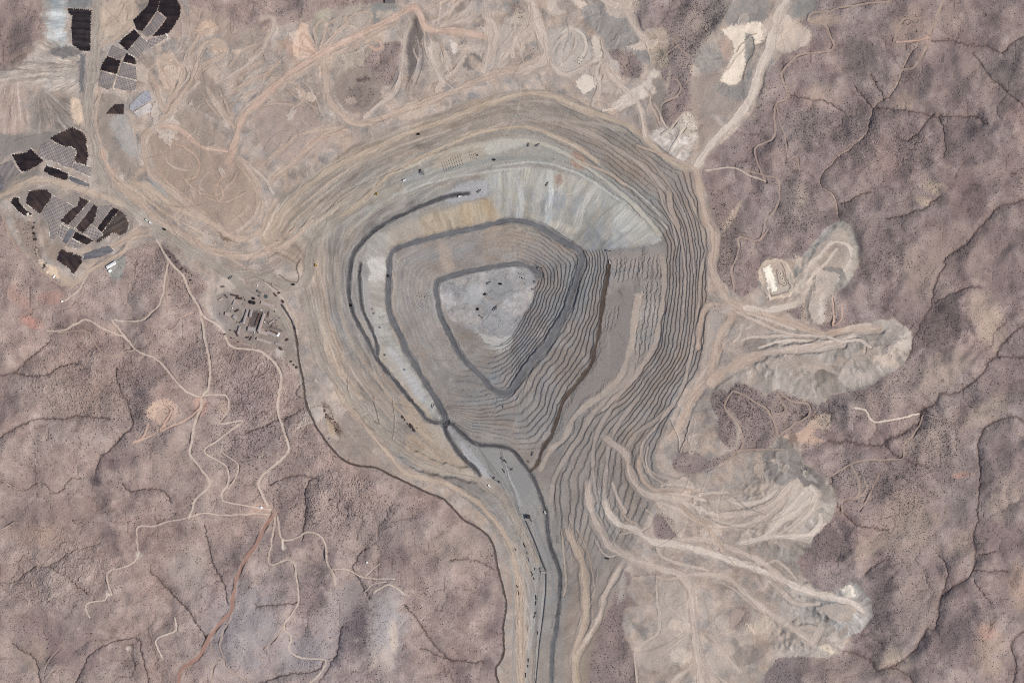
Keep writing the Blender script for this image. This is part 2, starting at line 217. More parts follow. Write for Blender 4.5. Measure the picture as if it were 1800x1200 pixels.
HAUL = [
 ("168 -60 170 0 167 25 165 62 164 100 161 137 154 175 154 205 160 237 166 262 175 297 190 327 207 347 232 367 265 390 295 410 325 432 355 450 382 470 412 481 450 482 470 485 492 497 512 504 530 497 542 480 544 455 550 430 567 402 590 385 620 367 650 350 675 340 700 327", 12, 'olive'),
 ("530 507 536 532 544 555 555 587 560 612 570 637 590 665 615 695 640 725 670 760 695 782 725 805 757 820 800 830 840 837 862 855 887 875 900 900 915 927 930 957 945 990", 11, 'olive'),
 ("370 462 395 480 420 500 440 515 452 520", 8, 'olive'),
 ("582 668 605 705 630 735 657 767 685 800 705 825 730 837 775 847 812 865 845 887 855 900 875 920 890 945 900 965 907 1000 915 1025 917 1055 916 1087 915 1125 917 1197 917 1330", 6, 'yellow'),
 ("397 297 410 265 420 225 432 200 450 183 475 160 505 135 557 99 610 72 662 47 700 27 720 15 735 19 747 45 765 54 812 56 855 65", 9, 'pink'),
 ("392 305 382 327", 3, 'pink'), ("710 35 662 57 600 90 570 102 550 115 507 140", 5, 'tan'),
 ("565 100 572 127 575 155 582 182 605 205 630 217 662 212 700 197 750 180 812 155 862 132 900 125", 9, 'tan'),
 ("900 132 930 122 957 107 960 85 950 57 937 20 932 0 925 -60", 12, 'pale'),
 ("470 412 490 380 520 345 560 312 587 295 650 265 725 232 800 205 850 185 900 170 937 164 975 170 1025 192 1075 210 1105 222 1137 247 1167 275 1195 292 1222 295", 7, 'yellow'),
 ("590 387 640 350 672 318 700 297 750 272 812 245 850 232 900 224 937 226 975 240 1025 265 1050 285", 5, 'yellow'),
 ("1390 -40 1382 0 1370 20 1362 50 1350 90 1335 125 1320 170 1295 207 1265 237 1245 262 1225 292", 11, 'white'),
 ("1045 -30 1060 0 1095 15 1110 32 1120 55 1132 67", 8, 'pale'), ("1055 102 1070 127 1090 150 1115 172 1125 187 1130 212 1135 240", 6, 'pale'),
 ("962 92 972 115 992 132 1015 127 1040 110 1055 105", 6, 'pale'), ("1058 105 1050 130 1055 155 1040 185", 4, 'pale'),
 ("1222 292 1230 330 1237 367 1242 387 1255 410 1257 440 1250 462 1255 485 1270 512 1285 532 1310 542 1350 555 1387 567 1425 580 1455 587 1490 580 1545 577", 9, 'tan'),
 ("1287 540 1285 560 1272 580 1260 600 1255 632 1250 662 1225 687 1210 715 1197 747 1177 770", 9, 'tan'), ("1350 620 1300 637 1270 655 1250 672", 12, 'tan'), ("1350 620 1425 607 1480 597 1500 590", 6, 'pale'),
 ("1285 535 1250 536 1237 547 1230 575 1226 610", 6, 'tan'),
 ("1055 760 1070 775 1100 797 1107 825 1120 855 1145 872 1175 875 1212 887 1245 900 1275 905 1312 902 1350 892 1362 882 1392 850", 8, 'pale'),
 ("1035 837 1034 870 1040 900 1055 932 1070 957 1100 975 1125 987 1162 1000 1195 1010 1210 1030 1216 1060 1220 1100 1225 1137 1232 1197 1236 1330", 9, 'pale'),
 ("1060 870 1070 900 1087 920 1115 930 1150 952 1187 957 1250 972 1300 990 1350 1007 1382 1022 1425 1040 1475 1052 1505 1062 1517 1075", 9, 'white'),
 ("1187 952 1225 947 1257 952 1290 965 1325 980 1350 995 1375 1020", 7, 'pale'), ("1287 957 1325 950 1350 943 1387 942 1425 937 1442 920 1443 905", 7, 'white'), ("1340 945 1350 937 1375 915 1400 900 1412 887 1435 870 1425 857", 7, 'white'),
 ("1155 958 1157 972 1182 987 1225 997 1245 1002", 4, 'pale'), ("1205 1010 1255 1010 1282 1017 1312 1042 1345 1072 1375 1092 1407 1112 1430 1130", 7, 'pale'), ("1400 1102 1432 1105 1437 1117 1430 1130", 5, 'pale'),
 ("1350 1017 1375 1042 1400 1060 1427 1062", 5, 'pale'), ("1190 880 1215 905 1240 925 1262 950 1270 968", 5, 'tan'), ("1225 890 1225 870 1280 865", 4, 'pale'),
 ("987 927 990 962 994 1000 995 1030 991 1047", 3, 'yellow'), ("988 926 995 927 1007 952 1022 985 1027 1012 1029 1050 1030 1080 1022 1112 1012 1145 1010 1170 1012 1200 1014 1330", 8, 'yellow'),
 ("1102 980 1085 1005 1062 1047 1055 1080 1035 1117 1017 1147", 6, 'pale'), ("1155 1007 1155 1050 1159 1085 1159 1110 1137 1125 1117 1140 1117 1175 1120 1200", 3.4, 'pale'),
 ("272 222 295 200 322 165 342 130 350 100 360 77 380 75 397 85 390 100 360 115 342 137", 6, 'tan'), ("285 205 315 175 335 145", 4, 'tan'),
 ("272 222 260 232 252 245 256 272 262 297 275 315 295 332 325 357 350 377 370 390 385 402 405 415 425 420 450 412 462 400 472 375 485 352", 8, 'tan'),
 ("267 226 300 222 322 232 342 250 362 260 400 267", 6, 'pink'), ("217 317 240 322 270 337 295 355 332 377 357 387 385 398", 5, 'yellow'),
 ("190 305 205 320 225 337 250 360 275 385 312 410 350 430 387 447 425 452 450 450 480 440 510 425 535 402 548 388", 7, 'tan'),
 ("-60 380 0 345 25 332 50 319 75 315 105 321 150 335 187 347 212 360", 8, 'yellow'),
 ("275 402 237 410 207 427 180 437 160 445 130 440 117 435", 5, 'tan'), ("270 412 232 420 217 442 187 460 160 475 140 492", 4.5, 'tan'),
 ("268 130 275 155 283 180 290 195 300 175 312 155 318 140 320 125", 5, 'tan'), ("280 120 295 140 305 155", 4, 'tan'), ("275 150 262 140 262 125 275 110", 3, 'tan'),
 ("715 22 722 40 715 60 710 90 705 130 690 165 660 190 640 207", 5, 'pale'), ("735 60 728 90 735 110 722 140 715 160", 2.5, 'pale'), ("747 50 750 90 765 120 780 140 800 160", 3, 'pale'),
 ("757 45 790 20 810 0 815 -20", 4, 'pale'), ("775 40 800 35 825 15 830 5", 5, 'pale'), ("855 0 858 30 862 65 860 100 850 125", 8, 'pale'), ("740 20 770 8 800 -5", 4, 'tan'),
 ("487 100 495 85 490 75", 5, 'tan'), ("450 150 470 130 490 110", 5, 'tan'), ("565 88 570 60 575 45 590 35", 4, 'tan'), ("560 90 545 65 540 50", 3, 'pale'), ("575 75 600 50 612 40 605 32", 4, 'tan'),
 ("330 110 335 90 345 75 350 62", 4, 'tan'), ("360 150 385 185 405 215 412 225", 4, 'tan'), ("385 155 400 190 410 205", 3, 'tan'), ("400 120 425 90 450 78", 4, 'tan'), ("405 140 440 120 460 108", 5, 'tan'),
 ("412 270 440 300 455 330 458 355 450 375", 6, 'tan'), ("590 200 590 230", 3, 'pale'), ("525 205 540 220 562 225 575 205", 2, 'pale'), ("450 300 480 275 510 250 530 235 600 225", 5, 'tan'),
 ("1225 300 1210 290 1160 270 1120 255", 4, 'tan'), ("1100 180 1075 192 1060 195", 4, 'white'), ("925 40 905 70 900 100", 6, 'pale'), ("1020 285 1060 300 1100 325", 4, 'tan'),
 ("1290 545 1320 560 1380 585 1430 590 1460 592", 4, 'pale'), ("1305 565 1300 590 1290 600", 4, 'pale'), ("1410 520 1395 535 1350 545 1310 541", 8, 'white'),
 ("1412 500 1422 470 1440 450 1455 432 1470 425 1490 430 1497 445 1492 465 1485 475", 5, 'white'), ("1420 500 1430 485 1450 465 1462 450 1470 438", 4, 'white'), ("1354 530 1354 510 1352 495", 4, 'white'),
 ("1450 590 1480 600 1510 598 1530 610", 4, 'white'), ("900 40 915 90 925 125", 3, 'pale'), ("262 640 262 641", 1, 'tan'),
 ("1270 870 1300 885 1340 880 1365 862", 5, 'white'), ("1240 1110 1260 1130 1300 1180", 5, 'pale'), ("1222 1165 1190 1190 1180 1205", 6, 'pale'), ("1232 1160 1250 1190 1260 1210", 5, 'pale'),
 ("1000 640 1000 641", 1, 'tan'), ("925 1200 920 1150 930 1100", 2, 'pale'), ("903 1200 905 1140 912 1090", 2, 'pale'),
 ("215 210 232 220 240 260 250 290", 3, 'pale'), ("165 190 175 170 170 160", 4, 'tan'), ("172 50 190 40 205 20 215 5 222 10 222 35", 3, 'tan'), ("205 40 215 20 222 8", 2.5, 'yellow'),
 ("240 0 238 30 225 50 200 70 178 78", 5, 'yellow'), ("452 482 470 500 490 515 500 530 505 545 515 562 522 585", 5, 'pale'), ("452 535 480 543 495 556 510 585 520 610 530 640 535 660", 6, 'olive'),
 ("1085 940 1110 935 1140 925 1147 905 1135 895", 3, 'pale'), ("450 482 430 470 400 452 380 440", 3, 'tan'),
]
HAUL = MORE + HAUL
PIT_ROADS = [
 ("825 340 787 345 745 360 712 375 675 394 650 412 632 432 622 447 617 467 614 492 614 517 617 537 625 560 640 587 650 605 660 625 675 647 695 670 715 695 737 720 750 737 765 742 780 742 795 745 810 760 830 776 850 782 875 784 900 790 910 800 920 815 930 827 940 845 950 870 959 897 961 907 964 937 970 965 980 990 985 1012 984 1050 980 1085", 5.5, 'black'),
 ("980 1085 977 1112 971 1137 970 1197 968 1330", 7, 'slate'),
 ("780 742 785 760 797 782 812 802 832 820 844 835", 5.5, 'black'), ("634 462 632 485 634 512 637 542 647 567 657 587 662 603 664 622", 4.5, 'black'),
 ("1072 460 1067 487 1062 520 1056 562 1051 597 1047 607 1040 637 1025 660 1005 685 990 705 980 735 970 765 955 787 945 815 932 828", 7.2, 'brown'),
 ("780 742 782 732 772 712 757 687 740 660 725 632 712 612 707 597 692 567 684 547 681 525 684 495 684 470 684 455 690 441 700 435 732 425 775 414 812 406 850 397 885 389 900 388 922 390 945 397 970 412 995 427 1015 439 1023 450 1022 465 1017 480 1007 515 1000 537 985 565 967 595 962 607 942 627 925 650 907 675 900 686 890 690 877 689 862 680 850 665 830 647 812 627 800 607 795 597 782 570 772 545 769 525 766 508 768 497 778 490 810 481 850 472 900 464 920 466 938 473 948 485", 9, 'slate'),
 ("800 745 830 770 850 800 862 825 880 850 900 890", 4, 'grey'), ("880 790 890 830 900 860 910 890 930 940 950 985", 4, 'grey'), ("790 750 815 785 845 815", 8, 'lilac'),
 ("780 500 800 498", 1, 'grey'), ("950 1000 944 1050 942 1110 938 1197", 4, 'grey'),
]
PALE_BENCHES = [
 ("905 900 925 950 945 1000 940 1060 930 1140 925 1230", 5, (168,164,160)), ("850 800 880 840 905 885 925 930", 3, (124,126,124)), ("870 800 900 850 920 890", 3, (162,162,160)), ("958 1010 955 1060 948 1120 942 1190", 4, (178,174,168)), ("935 900 950 940 965 985 972 1040 968 1100", 4, (136,136,134)), ("895 910 912 950 930 990 936 1050", 3, (140,136,130)), ("885 800 892 830 905 860 915 890", 2.5, (172,172,176)),
 ("690 306 740 284 790 266 850 253 900 246 950 252 1000 274 1050 307 1100 347 1140 387 1160 414", 6, (186,182,166)), ("560 392 610 352 680 312 740 283 800 262 850 251", 4, (178,166,148)), ("690 294 740 270 800 249 850 238 900 231 950 236 1000 254 1045 284 1080 308", 4, (142,142,138)),
 ("860 296 900 288 950 286 1000 298 1045 322 1090 352", 3, (192,196,192)), ("640 368 700 330 760 308 820 290 870 281 930 276 970 282", 6, (146,147,141)), ("700 343 760 320 830 306 880 299 930 296", 3, (186,186,178)), ("1060 312 1100 338 1140 372 1165 405", 3, (150,152,148)), ("1075 308 1115 335 1150 366 1172 402", 3, (196,192,180)),
 ("600 420 640 385 700 350 760 326", 3, (168,160,144)), ("590 440 596 520 612 590 650 650 700 712", 4, (172,158,142)), ("570 440 572 520 590 600 640 680 700 750", 3, (180,160,144)), ("560 480 566 560 590 625", 3, (150,142,132)), ("640 690 700 760 760 805 815 828", 4, (150,146,134)), ("655 650 700 720 760 775", 4, (184,166,142)), ("625 650 670 710 715 765", 3, (160,150,136)),
 ("500 400 560 345 640 292 730 252 820 222", 4, (150,143,134)), ("480 420 530 362 610 300 700 258 790 228", 3, (182,164,148)), ("520 412 590 350 680 298 780 256", 4, (156,148,138)), ("900 196 960 198 1020 212", 4, (160,146,136)), ("880 212 940 212 990 222 1050 248 1100 282", 3, (180,162,150)), ("905 180 960 178 1010 192 1080 224", 3, (182,166,152)), ("1140 290 1170 330 1190 380", 3, (180,162,150)), ("1095 262 1130 295 1160 335 1180 385 1190 430", 4, (176,160,150)),   # wide catch benches and ramps of paler fill
 ("1162 440 1168 480 1165 530 1158 570 1150 610 1120 655 1090 690 1060 720", 8, (176,160,148)),
 ("1122 512 1115 560 1107 612 1090 662 1060 692 1025 717 1005 740 992 770 967 792 950 826", 8, (178,163,148)),
 ("1117 615 1105 662 1062 705 1035 740 1017 770 1000 795 975 840 968 880", 7, (165,152,143)),
 ("1175 325 1180 370 1192 400", 8, (178,160,147)), ("1205 330 1222 370 1235 400 1240 430", 5, (180,162,148)), ("1150 310 1160 340 1172 372 1190 400 1200 440 1205 500 1200 560", 4, (170,152,142)),
 ("925 203 970 210 1020 215 1060 220 1100 230", 7, (172,160,150)), ("985 215 1040 235 1090 265 1140 300 1165 330", 6, (174,158,148)), ("1115 255 1150 290 1180 330 1200 370 1215 420 1220 480", 4, (165,148,138)),
 ("1195 702 1150 740 1120 760 1100 790", 7, (165,150,140)), ("1260 430 1240 450 1232 480 1230 520 1222 580 1200 680 1160 740 1130 780 1130 810 1145 830 1190 845 1215 850", 5, (176,160,147)),
 ("1090 700 1060 740 1045 780 1042 830 1048 880", 6, (168,154,145)), ("1130 690 1090 740 1072 780 1065 830 1062 870", 6, (166,152,143)),
]
TONES = {'olive': (157,148,134), 'yellow': (190,170,146), 'pink': (194,160,143), 'tan': (184,160,143), 'pale': (192,174,160), 'white': (208,193,177),
         'black': (80,78,81), 'slate': (104,103,108), 'brown': (82,68,60), 'grey': (134,130,128), 'lilac': (160,158,163), 'red': (152,114,101)}
# ------------------------------------------------------------------ natural relief: stream-power erosion on a coarse grid
ST = 4
cx_, cy_ = XX[::ST, ::ST], YY[::ST, ::ST]
CH, CW = cx_.shape
DX = G * ST * S
def erode():
    ds = np.full(cx_.shape, 1e9, np.float32)
    for s_, w_, t_ in STREAMS:
        p = spline(P(s_), 8)
        for k in range(len(p) - 1):
            a, b = p[k], p[k + 1]; e = b - a; L2 = e @ e
            if L2 < 1e-6: continue
            i0 = max(0, int((min(a[0], b[0]) - 120 - X0) / G / ST)); i1 = min(CW, int((max(a[0], b[0]) + 120 - X0) / G / ST) + 2)
            j0 = max(0, int((min(a[1], b[1]) - 120 - Y0) / G / ST)); j1 = min(CH, int((max(a[1], b[1]) + 120 - Y0) / G / ST) + 2)
            x = cx_[j0:j1, i0:i1] - a[0]; y = cy_[j0:j1, i0:i1] - a[1]
            t = np.clip((x * e[0] + y * e[1]) / L2, 0, 1)
            d = np.hypot(x - t * e[0], y - t * e[1])
            ds[j0:j1, i0:i1] = np.minimum(ds[j0:j1, i0:i1], d)
    ds = np.minimum(ds, 110)
    n1 = fnoise(21, 30, 420, 1.3)[::ST, ::ST]; n2 = fnoise(22, 14, 60, .8)[::ST, ::ST]
    z = 26 * (ds / 110) ** .8 + 17 * n1 + 3 * n2
    base = np.zeros(z.shape, bool)
    base[0, :] = base[-1, :] = base[:, 0] = base[:, -1] = True
    base |= ds < 3.0
    z[ds < 3.0] = z[ds < 3.0] * .25
    upl = (2.2 + .9 * n1).clip(.7, 5).ravel()
    offs = [(-1, -1), (-1, 0), (-1, 1), (0, -1), (0, 1), (1, -1), (1, 0), (1, 1)]
    idx = np.arange(CH * CW).reshape(CH, CW)
    bl = base.ravel()
    for it in range(16):
        best = np.zeros(z.shape, np.float32); rec = idx.copy()
        zp = np.pad(z, 1, constant_values=1e6); ip = np.pad(idx, 1, mode='edge')
        for dj, di in offs:
            zz = zp[1 + dj:1 + dj + CH, 1 + di:1 + di + CW]
            sl = (z - zz) / math.hypot(dj, di)
            c = sl > best
            best[c] = sl[c]; rec[c] = ip[1 + dj:1 + dj + CH, 1 + di:1 + di + CW][c]
        rec[base] = idx[base]
        order = np.argsort(z.ravel(), kind='stable')
        rl = rec.ravel().tolist(); A = [1.0] * (CH * CW)
        for i in order[::-1].tolist():
            r = rl[i]
            if r != i: A[r] += A[i]
        A = np.array(A, np.float32)
        F = (1.6 * np.sqrt(A * DX * DX) / DX * .085).clip(0, 40).tolist()
        zl = (z.ravel() + upl * (~bl)).tolist()
        for i in order.tolist():
            r = rl[i]
            if r != i:
                f = F[i]; v = (zl[i] + f * zl[r]) / (1 + f)
                if v < zl[i]: zl[i] = v
        z = np.array(zl, np.float32).reshape(CH, CW)
        q = np.pad(z, 1, mode='edge')
        z = z + .10 * (q[:-2, 1:-1] + q[2:, 1:-1] + q[1:-1, :-2] + q[1:-1, 2:] - 4 * z)
    return z, A.reshape(CH, CW)
zc, ac = erode()
Zn = up(zc, NY, NX, ST)
LOGA = up(np.log(ac), NY, NX, ST)
Zn = blur(Zn, 1.8) * .40
Zn *= 1 - .38 * ss(900, 600, XX); Zn += N_S * .3 + N_M * .5 - ss(2.3, 4.6, LOGA) * 2.0; Zn += 6.5 * fnoise(71, 70, 300, 1.2) + 1.0 * fnoise(72, 30, 90, 1)
print('erosion', time.time() - T0)

# ------------------------------------------------------------------ colour helpers (survey tones in display values, turned into reflectance at the end)
C = np.zeros((NY, NX, 3), np.float32)
REG = np.zeros((NY, NX), np.uint8)     # which ground sheet a cell belongs to
SHRUB = np.zeros((NY, NX), np.float32)
def mix(sl, col, a):
    col = np.asarray(col, np.float32)
    C[sl] += (col - C[sl]) * a[..., None]

# natural desert
gx = ss(500, 1250, XX)[..., None]
west = np.array((157, 137, 131), np.float32); east = np.array((145, 128, 125), np.float32)
C[:] = west * (1 - gx) + east * gx
south = ss(880, 1150, YY) * ss(250, 420, XX) * ss(800, 600, XX)
mix(np.s_[:, :], (160, 148, 148), south * .45)
DN = blur(Zn, 14)
rel = (Zn - DN)
rel = rel / rel.std()
C += (4.8 * N_P + 4.0 * N_Q + 3.0 * N_M)[..., None] * np.array((1, .97, .9), np.float32)
C += (N_L * 1.2)[..., None] * np.array((1, -.1, -.4), np.float32)
C -= (ss(2.6, 4.3, LOGA + N_S * .12) * 10)[..., None]
C -= (ss(1300, 1650, XX) * ss(750, 350, YY) * 6)[..., None]
C += (rel * 1.2)[..., None]
C += (N_F * 4.5 + N_S * 3.6)[..., None]
SHRUB += .05 + .16 * ss(-.5, 1.3, fnoise(31, 25, 160, 1)) + .3 * ss(1.2, 2.4, fnoise(32, 30, 200, 1))
SHRUB += .25 * ss(3.2, 5.5, LOGA)

def blob(x, y, rx, ry, rot, col, a, dens=0):
    sl = win(np.array([[x - max(rx, ry) * 1.6, y - max(rx, ry) * 1.6], [x + max(rx, ry) * 1.6, y + max(rx, ry) * 1.6]]), 2)
    c, s = math.cos(R(rot)), math.sin(R(rot))
    dx = XW[sl] - x + N_M[sl] * rx * .10; dy = YW[sl] - y + N_Q[sl] * ry * .10
    u = (dx * c + dy * s) / rx; v = (-dx * s + dy * c) / ry
    m = ss(1.35, .45, np.sqrt(u * u + v * v) + N_M[sl] * .09)
    mix(sl, col, m * min(.85, a * 1.35))
    if dens: SHRUB[sl] += m * dens
for b in [
  (680, 1100, 32, 75, 4, (176, 168, 168), .75), (668, 1160, 26, 24, 0, (178, 162, 155), .6), (692, 1120, 9, 30, 0, (196, 178, 166), .8), (590, 1075, 34, 55, 30, (164, 152, 150), .5), (620, 1110, 26, 60, 25, (122, 108, 112), .6, .3),
  (545, 1040, 30, 42, 20, (130, 114, 115), .55, .3), (540, 1150, 60, 40, -20, (152, 143, 147), .5), (625, 1045, 26, 26, 0, (128, 118, 120), .5), (700, 975, 40, 18, -10, (124, 108, 106), .5),
  (430, 1100, 60, 80, 10, (156, 148, 152), .5), (500, 955, 50, 20, 10, (132, 116, 114), .45), (650, 935, 30, 40, 30, (130, 116, 112), .35), (800, 960, 60, 40, 0, (166, 150, 140), .4),
  (55, 565, 20, 10, 30, (188, 140, 128), .7), (90, 525, 26, 12, 0, (176, 140, 130), .6), (30, 520, 30, 14, 40, (172, 140, 130), .5), (190, 580, 24, 12, 10, (182, 156, 145), .5),
  (100, 900, 120, 26, -4, (140, 120, 115), .5), (60, 940, 60, 22, 0, (168, 142, 130), .45), (170, 845, 10, 12, 0, (105, 92, 95), .7), (220, 805, 50, 16, -10, (140, 120, 118), .4), (190, 945, 40, 22, 20, (140, 120, 116), .45),
  (85, 1120, 60, 50, 30, (134, 114, 112), .5), (150, 1150, 40, 40, 0, (136, 118, 118), .4), (60, 1150, 25, 30, 0, (164, 144, 132), .5), (110, 640, 40, 30, 0, (160, 138, 130), .4), (285, 800, 60, 40, 0, (156, 136, 128), .4),
  (60, 850, 50, 30, 0, (140, 120, 115), .4), (330, 1000, 40, 40, 0, (160, 148, 142), .4), (20, 50, 60, 55, 0, (138, 120, 116), .6), (40, 105, 40, 18, -20, (148, 126, 118), .5),
  (180, 910, 14, 8, 0, (176, 156, 148), .6), (244, 974, 7, 8, 0, (205, 190, 180), .9), (188, 1045, 5, 8, 0, (215, 200, 195), .8), (228, 1140, 5, 5, 0, (205, 190, 180), .8), (497, 960, 3.5, 6, 0, (215, 198, 185), .9),
  (1240, 60, 60, 60, 0, (146, 132, 126), .6, .5), (1290, 30, 50, 40, 0, (128, 120, 116), .6, .3), (1270, 430, 35, 70, 0, (146, 130, 122), .4, .6), (1200, 110, 30, 50, 20, (140, 126, 124), .5, .5), (1300, 180, 50, 40, 0, (150, 136, 128), .4, .4),
  (1300, 730, 45, 55, -20, (138, 120, 120), .5, .7), (1420, 710, 60, 30, 0, (136, 122, 120), .5, .5), (1450, 730, 24, 20, 0, (108, 98, 100), .6, .3), (1560, 690, 70, 50, -30, (152, 136, 130), .4, .4), (1640, 770, 60, 60, 0, (158, 140, 132), .4, .7),
  (1400, 480, 10, 10, 0, (140, 120, 118), .1), (1590, 850, 60, 50, 0, (138, 122, 119), .4, .6), (1500, 840, 40, 40, 0, (145, 130, 126), .3, .5), (1700, 250, 60, 40, 0, (124, 108, 108), .55, .2), (1600, 250, 40, 50, 20, (122, 107, 107), .45, .2),
  (1520, 95, 40, 40, 0, (112, 102, 102), .55, .3), (1500, 230, 40, 50, 30, (130, 116, 116), .5, .4), (1420, 220, 40, 40, 0, (122, 110, 108), .5, .5), (1440, 165, 30, 20, 0, (172, 150, 138), .5), (1590, 180, 20, 16, 0, (174, 152, 138), .5),
  (1450, 35, 35, 12, 0, (172, 152, 138), .6), (1680, 30, 30, 30, 0, (158, 136, 128), .4), (1600, 50, 40, 40, 0, (158, 136, 126), .5), (1675, 130, 60, 50, 0, (132, 116, 114), .5), (1765, 130, 30, 30, 0, (124, 112, 110), .5),
  (1540, 440, 60, 60, -30, (126, 111, 109), .5, .3), (1640, 330, 20, 12, 30, (180, 160, 142), .7), (1625, 355, 20, 8, 20, (176, 156, 140), .6), (1680, 430, 60, 50, 0, (150, 130, 124), .5), (1400, 360, 40, 60, 0, (124, 112, 110), .4, .5),
  (1410, 345, 10, 20, 0, (166, 150, 140), .6), (1620, 480, 40, 60, -30, (152, 134, 126), .5), (1660, 560, 50, 40, -30, (112, 98, 98), .6, .3), (1735, 560, 30, 60, -20, (176, 156, 142), .55), (1780, 480, 40, 60, 0, (136, 118, 115), .5),
  (1640, 590, 60, 30, 0, (122, 106, 106), .55, .3), (1660, 650, 60, 30, -30, (162, 145, 134), .5), (1760, 680, 40, 30, -20, (128, 112, 110), .5, .2), (1770, 820, 50, 60, 0, (124, 108, 108), .5, .1), (1770, 870, 30, 60, 30, (168, 150, 138), .35),
  (1690, 835, 18, 6, 0, (184, 144, 132), .7), (1740, 720, 50, 20, -30, (172, 154, 140), .5), (1600, 920, 60, 60, 0, (164, 146, 134), .5, .2), (1455, 950, 50, 40, 0, (114, 100, 102), .55, .4), (1530, 960, 40, 20, -30, (170, 152, 138), .5),
  (1550, 1050, 22, 90, 0, (104, 92, 95), .6, .5), (1620, 1060, 50, 50, 0, (150, 134, 128), .5, .2), (1690, 1120, 60, 50, -20, (116, 102, 104), .6, .2), (1740, 1140, 30, 50, 0, (168, 146, 134), .6), (1735, 1110, 16, 14, 0, (180, 145, 132), .6),
  (1750, 950, 50, 40, 0, (128, 110, 110), .5), (1790, 1030, 20, 40, 0, (176, 148, 132), .5), (1700, 960, 30, 30, 0, (164, 146, 134), .4), (1720, 145, 20, 40, -40, (150, 130, 124), .3), (1640, 620, 1, 1, 0, (0, 0, 0), 0),
  (1380, 1180, 60, 40, 0, (122, 110, 113), .6, .2), (1450, 1180, 60, 30, 0, (150, 132, 124), .4), (1570, 1160, 30, 20, -30, (176, 158, 142), .5), (350, 640, 40, 40, 0, (150, 132, 128), .3, .3), (310, 490, 30, 40, 0, (146, 128, 122), .4, .2),
  (230, 720, 60, 60, 0, (150, 134, 132), .3, .3), (150, 700, 80, 50, 0, (158, 138, 128), .3, .2), (420, 790, 80, 50, 0, (152, 136, 132), .3, .3), (600, 900, 120, 60, 20, (158, 142, 138), .3, .3),
  (430, 720, 60, 80, 0, (156, 136, 134), .35, .2)]:
    blob(*b)
# fine drainage striae down the western foothills
V = look(TAB, XX * 1.0 + N_M * 3, YY * 1.0)
for (x, y, rx, ry, ang, f) in [(600, 880, 90, 60, 75, 1), (540, 730, 60, 90, 10, 1), (290, 470, 70, 50, 5, 1), (420, 640, 90, 60, -65, 1), (150, 660, 110, 90, 50, .7), (440, 700, 60, 80, -50, 1), (1560, 260, 90, 60, 20, .7), (1450, 1000, 1, 1, 0, 0), (100, 1000, 90, 80, -40, .7), (1330, 560, 1, 1, 0, 0), (1000, 1120, 1, 1, 0, 0)]:
    if f == 0: continue
    sl = win(np.array([[x - rx * 1.4, y - ry * 1.4], [x + rx * 1.4, y + ry * 1.4]]), 2)
    c, s = math.cos(R(ang)), math.sin(R(ang))
    u = XX[sl] * c + YY[sl] * s + WX[sl] * 2.5; v = -XX[sl] * s + YY[sl] * c + WY[sl] * 2.5
    m = ss(1.3, .6, np.hypot((XX[sl] - x) / rx, (YY[sl] - y) / ry))
    st = look(TABF, u * .12, v * .9)
    C[sl] += (st * m * 4.5 * f)[..., None]; Zn[sl] += st * m * 1.3

# ------------------------------------------------------------------ streams
for s_, w_, tone in STREAMS:
    w_ *= .70; p = spline(P(s_), 5)
    p = p + np.stack([look(TABF, p[:, 0] * .7, p[:, 1] * .7), look(TABF, p[:, 1] * .7 + 99, p[:, 0] * .7)], 1) * .8
    r = line_field(p, 34)
    if r is None: continue
    sl, D, O, A = r
    Zn[sl] -= 3.2 * np.exp(-(D / 13) ** 2)
    w_ = w_ * (1 + .35 * np.clip(look(TAB, A * .5, A * 0 + 20), -1.3, 1.3)); D = np.minimum(D, 60)
    Zn[sl] -= 4.0 * np.exp(-(D / (w_ * .75)) ** 2) + 3.0 * np.exp(-(D / (w_ * 3)) ** 2)
    nz = look(TABF, A * .8, O * .9 + 50)
    if tone < .5:
        a = ss(w_ * .72, w_ * .25, D + nz * .7) * .8
        mix(sl, (80, 67, 68), a); mix(sl, (180, 158, 144), ss(w_ * .3, w_ * .08, D + nz * .5) * .35)
        mix(sl, (120, 103, 100), ss(w_ * 2.6, w_ * .6, D + nz * 1.6) * .32)
    else:
        mix(sl, (104, 88, 86), ss(w_ * 1.4, w_ * .7, D + nz) * .5)
        mix(sl, (196, 176, 160), ss(w_ * .55, w_ * .2, D) * .85 * tone)
    REG[sl][(D < w_ * .55)] = 6
    SHRUB[sl][D < w_ * .5] = 0

